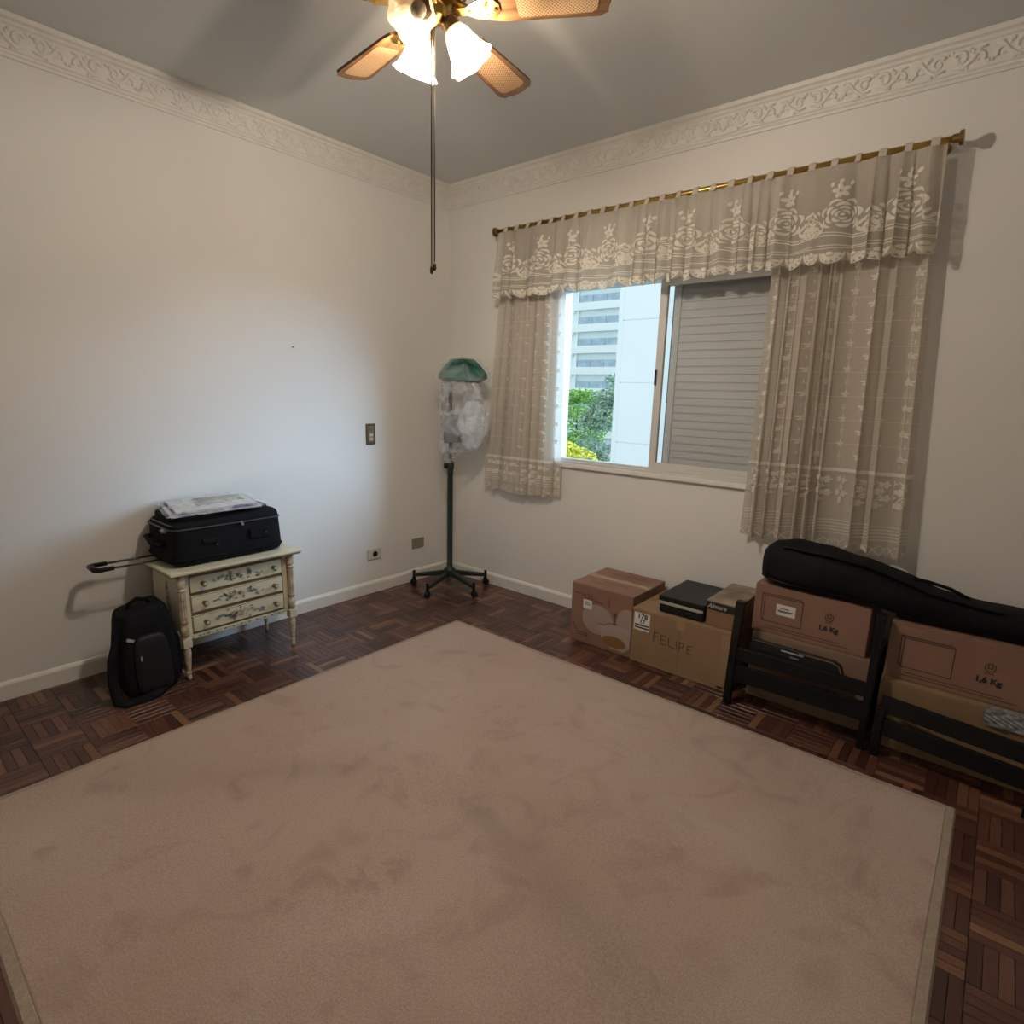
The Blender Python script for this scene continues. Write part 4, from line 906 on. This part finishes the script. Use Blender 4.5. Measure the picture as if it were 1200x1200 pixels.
# C, D, E, F
cbox('dull brown cardboard box on the floor behind the black frame, under the labelled box', 2.385, 2.875, -.352, -.03, 0, .316, dull)
D_ = cbox('reddish cardboard box with white barcode label, under the wide end of the black bag', 2.372, 2.832, -.330, -.04, .3168, .538, rosy)
def airbox(t, x0, z0, y, lab):
    P = lambda a, b: (x0+a, y-.0006, z0+b)
    m = MB(); strokes(m, [[(.045, .055), (.045, .175), (.205, .175), (.205, .055), (.045, .055)], [(.035, .064), (.035, .183), (.195, .183)], [(.045, .175), (.035, .183)], [(.205, .175), (.195, .183)], [(.045, .055), (.035, .064)]], P, .0036)
    strokes(m, [[(.045, .022), (.40, .022)], [(.06, .034), (.36, .034)]], P, .0030); m.build('printed_outline', brink, t)
    m = MB(); strokes(m, [[(.298, .148), (.298, .130), (.304, .122), (.320, .122), (.326, .130), (.326, .148)], [(.306, .152), (.306, .134), (.318, .134), (.318, .152), (.306, .152)], [(.300, .114), (.324, .114)]], P, .0034); m.build('printed_emblem', brink, t)
    text('1,6 Kg', .030, (x0+.312, y-.0008, z0+.086), (1, 0, 0), (0, 0, 1), inkm, t, bold=.0012)
    if lab:
        l_ = MB().box(x0+.098, x0+.178, y-.0014, y, z0+.095, z0+.145).build('barcode_label', paperm, t)
        m = MB(); strokes(m, [[(x0+.112, z0+.128), (x0+.150, z0+.128)], [(x0+.106, z0+.117), (x0+.168, z0+.117)], [(x0+.108, z0+.112), (x0+.160, z0+.112)]], lambda a, b: (a, y-.0018, b), .005); m.build('barcode', mat('grey_ink', (.16, .17, .18), .6), l_)
airbox(D_, 2.372, .3168, -.3304, True)
E_ = cbox('wide brown cardboard box on the floor under the box printed with an empty rectangle', 2.905, 3.50, -.400, -.03, 0, .283, tan)
F_ = cbox('reddish cardboard box printed with an empty rectangle, under the narrow end of the black bag', 2.908, 3.47, -.362, -.04, .2838, .512, rosy)
airbox(F_, 2.914, .2838, -.3624, False)
lb = thing('bubble_packet', 'crinkled silvery plastic packet hanging on the front edge of the wide floor box', 'packet', (3.30, -.41, .22))
MB().grid(lambda u, v: Vector((3.235+.13*u, -.4035-.006*(1 if v > .25 else 1)-.0025*math.sin(9*u+5*v)*math.sin(7*v+3*u)-.0015*math.sin(27*u-14*v+3*math.sin(6*v)), .285-.062*v)), 40, 20).build('film', mat('silver_film', (.46, .48, .50), .25, .3, var=.5, vscale=60), lb)
MB().grid(lambda u, v: Vector((3.235+.13*u, -.4035+.03*v-.006*(1-v), .285+.0015)), 12, 4).build('flap', MATS['silver_film'], lb)

# ------------------------------------------------------------------ black slatted frames leaning on the boxes
blw = mat('black_wood', (.006, .006, .007), .5, var=.2, vscale=20, spec=.22)
def frame(label, p0, p1, posts, rails, hgt, lean):
    """p0,p1: floor points of the two ends; posts: fractions along; rails: (z0,z1) bands"""
    P0, P1 = Vector((*p0, 0)), Vector((*p1, 0)); d = (P1-P0).normalized(); L_ = (P1-P0).length; n = Vector((-d.y, d.x, 0))
    t = thing('slatted_frame', label, 'frame', (P0+P1)/2)
    def Q(a, h, c): return P0+d*a+n*(c+lean*(h/hgt)**1.6)+Vector((0, 0, h))
    for a, hw, hh in posts:
        m = MB(); vs = []; nn = 9
        for i in range(nn):
            h = hh*i/(nn-1); fl = 1+.25*(i/(nn-1))**3
            for c in (-.016, .016):
                for s in (-1, 1): vs.append(Q(a+s*hw*fl, h, c))
        fs = [(0, 1, 3, 2), tuple(4*(nn-1)+k for k in (0, 2, 3, 1))]
        for i in range(nn-1):
            k = 4*i; fs += [(k, k+4, k+5, k+1), (k+1, k+5, k+7, k+3), (k+3, k+7, k+6, k+2), (k+2, k+6, k+4, k)]
        m.add(vs, fs); m.build('post', blw, t, bevel=.003)
    for z0, z1 in rails:
        m = MB(); m.add([Q(a, h, c) for a in (0, L_) for h in (z0, z1) for c in (-.010, .010)], [(0, 1, 3, 2), (4, 6, 7, 5), (0, 4, 5, 1), (2, 3, 7, 6), (0, 2, 6, 4), (1, 5, 7, 3)]); m.build('rail', blw, t, bevel=.003)
    return t
frame('black wooden slatted frame with a flared post, leaning on the labelled box pair', (2.352, -.500), (2.890, -.478), ((0, .016, .472), (.528, .013, .545)), ((.115, .190), (.212, .268)), .47, .062)
frame('black wooden slatted frame leaning on the wide floor box below the silvery packet', (2.925, -.488), (3.42, -.555), ((.006, .013, .20), (.475, .022, .215)), ((.092, .158), (.180, .243)), .47, .06)
# black zip case resting on the left frame's rail
fc = thing('document_case', 'thin black zip case with a silvery strip tucked behind the slatted frame', 'case', (2.60, -.40, .21))
m = MB(); outl = [(2.395, .20), (2.395, .285), (2.41, .298), (2.74, .296), (2.765, .285), (2.775, .262), (2.775, .20)]
m.prism(outl, lambda a, b, h: (a, -.418+h+(b-.25)*.30, b), 0, .018); m.build('shell', blackp, fc, bevel=.003)
MB().tube([(a, -.4205+(b-.25)*.30, b) for a, b in ((2.60, .290), (2.735, .290), (2.758, .28), (2.768, .262), (2.768, .235))], .0022, 6).build('zipper', mat('tan_zip', (.22, .15, .08), .4), fc)
MB().box(2.53, 2.62, -.4120, -.4085, .280, .285).build('silver_strip', mat('pale_silver', (.62, .62, .62), .3, .3), fc)
MB().box(2.57, 2.605, -.4180, -.4145, .262, .268).build('badge', mat('badge_grey', (.22, .22, .23), .4), fc)

# ------------------------------------------------------------------ long black bag on the boxes
lbg = thing('equipment_bag', 'long black fabric instrument bag lying across the reddish cardboard boxes', 'bag', (2.9, -.24, .52))
stn = [(2.378, .625, .045, .048, -.225), (2.385, .628, .095, .075, -.225), (2.41, .634, .125, .092, -.225), (2.50, .640, .140, .098, -.228), (2.62, .636, .145, .096, -.230), (2.76, .625, .140, .088, -.232),
       (2.90, .600, .125, .078, -.235), (3.02, .578, .110, .064, -.24), (3.14, .570, .100, .056, -.24), (3.28, .568, .095, .053, -.24), (3.44, .568, .092, .053, -.24), (3.58, .566, .085, .050, -.24), (3.62, .564, .05, .03, -.24)]
def bagf(u, v):
    k = v*(len(stn)-1); i = min(int(k), len(stn)-2); q = k-i; q = q*q*(3-2*q) if 0 else q
    x, zc, ry, rz, yc = [stn[i][j]*(1-q)+stn[i+1][j]*q for j in range(5)]
    th = 2*PI*u; c, s = math.cos(th), math.sin(th); e = .72
    yy = yc+ry*math.copysign(abs(c)**e, c)*(1+.02*math.sin(21*x+3*th)); zz = zc+rz*math.copysign(abs(s)**e, s)*(1+.035*math.sin(17*x+2*th)+.02*math.sin(41*x))
    return Vector((x, yy, max(zz, (.541 if x < 2.86 else .541-(x-2.86)*.2 if x < 2.98 else .5165)+.002)))
smoothed(MB().grid(bagf, 40, 90, closed=True).build('body', black, lbg), 1.5)
for uu, nm in ((.56, 'zipper'),):
    MB().tube([bagf(.62, j/60)+Vector((0, -.002, .002)) for j in range(4, 56)], .0035, 6).build('zipper', blackp, lbg, smooth=True)
MB().tube([bagf(.36, .22+.5*j/14)+Vector((0, -.004, .010*math.sin(PI*j/14)+.004)) for j in range(15)], .012, 6, flat=.35).build('strap', black, lbg, smooth=True)
MB().tube([bagf(.25, .53)+Vector((0, 0, 0)), bagf(.25, .56)+Vector((.005, -.01, .018)), bagf(.25, .61)+Vector((.01, -.01, .022)), bagf(.25, .66)+Vector((0, 0, 0))], .007, 6).build('carry_handle', black, lbg, smooth=True)
MB().tube([(2.385, -.22, .645), (2.37, -.225, .66), (2.374, -.25, .675), (2.39, -.25, .668)], .007, 6).build('end_loop', black, lbg, smooth=True)
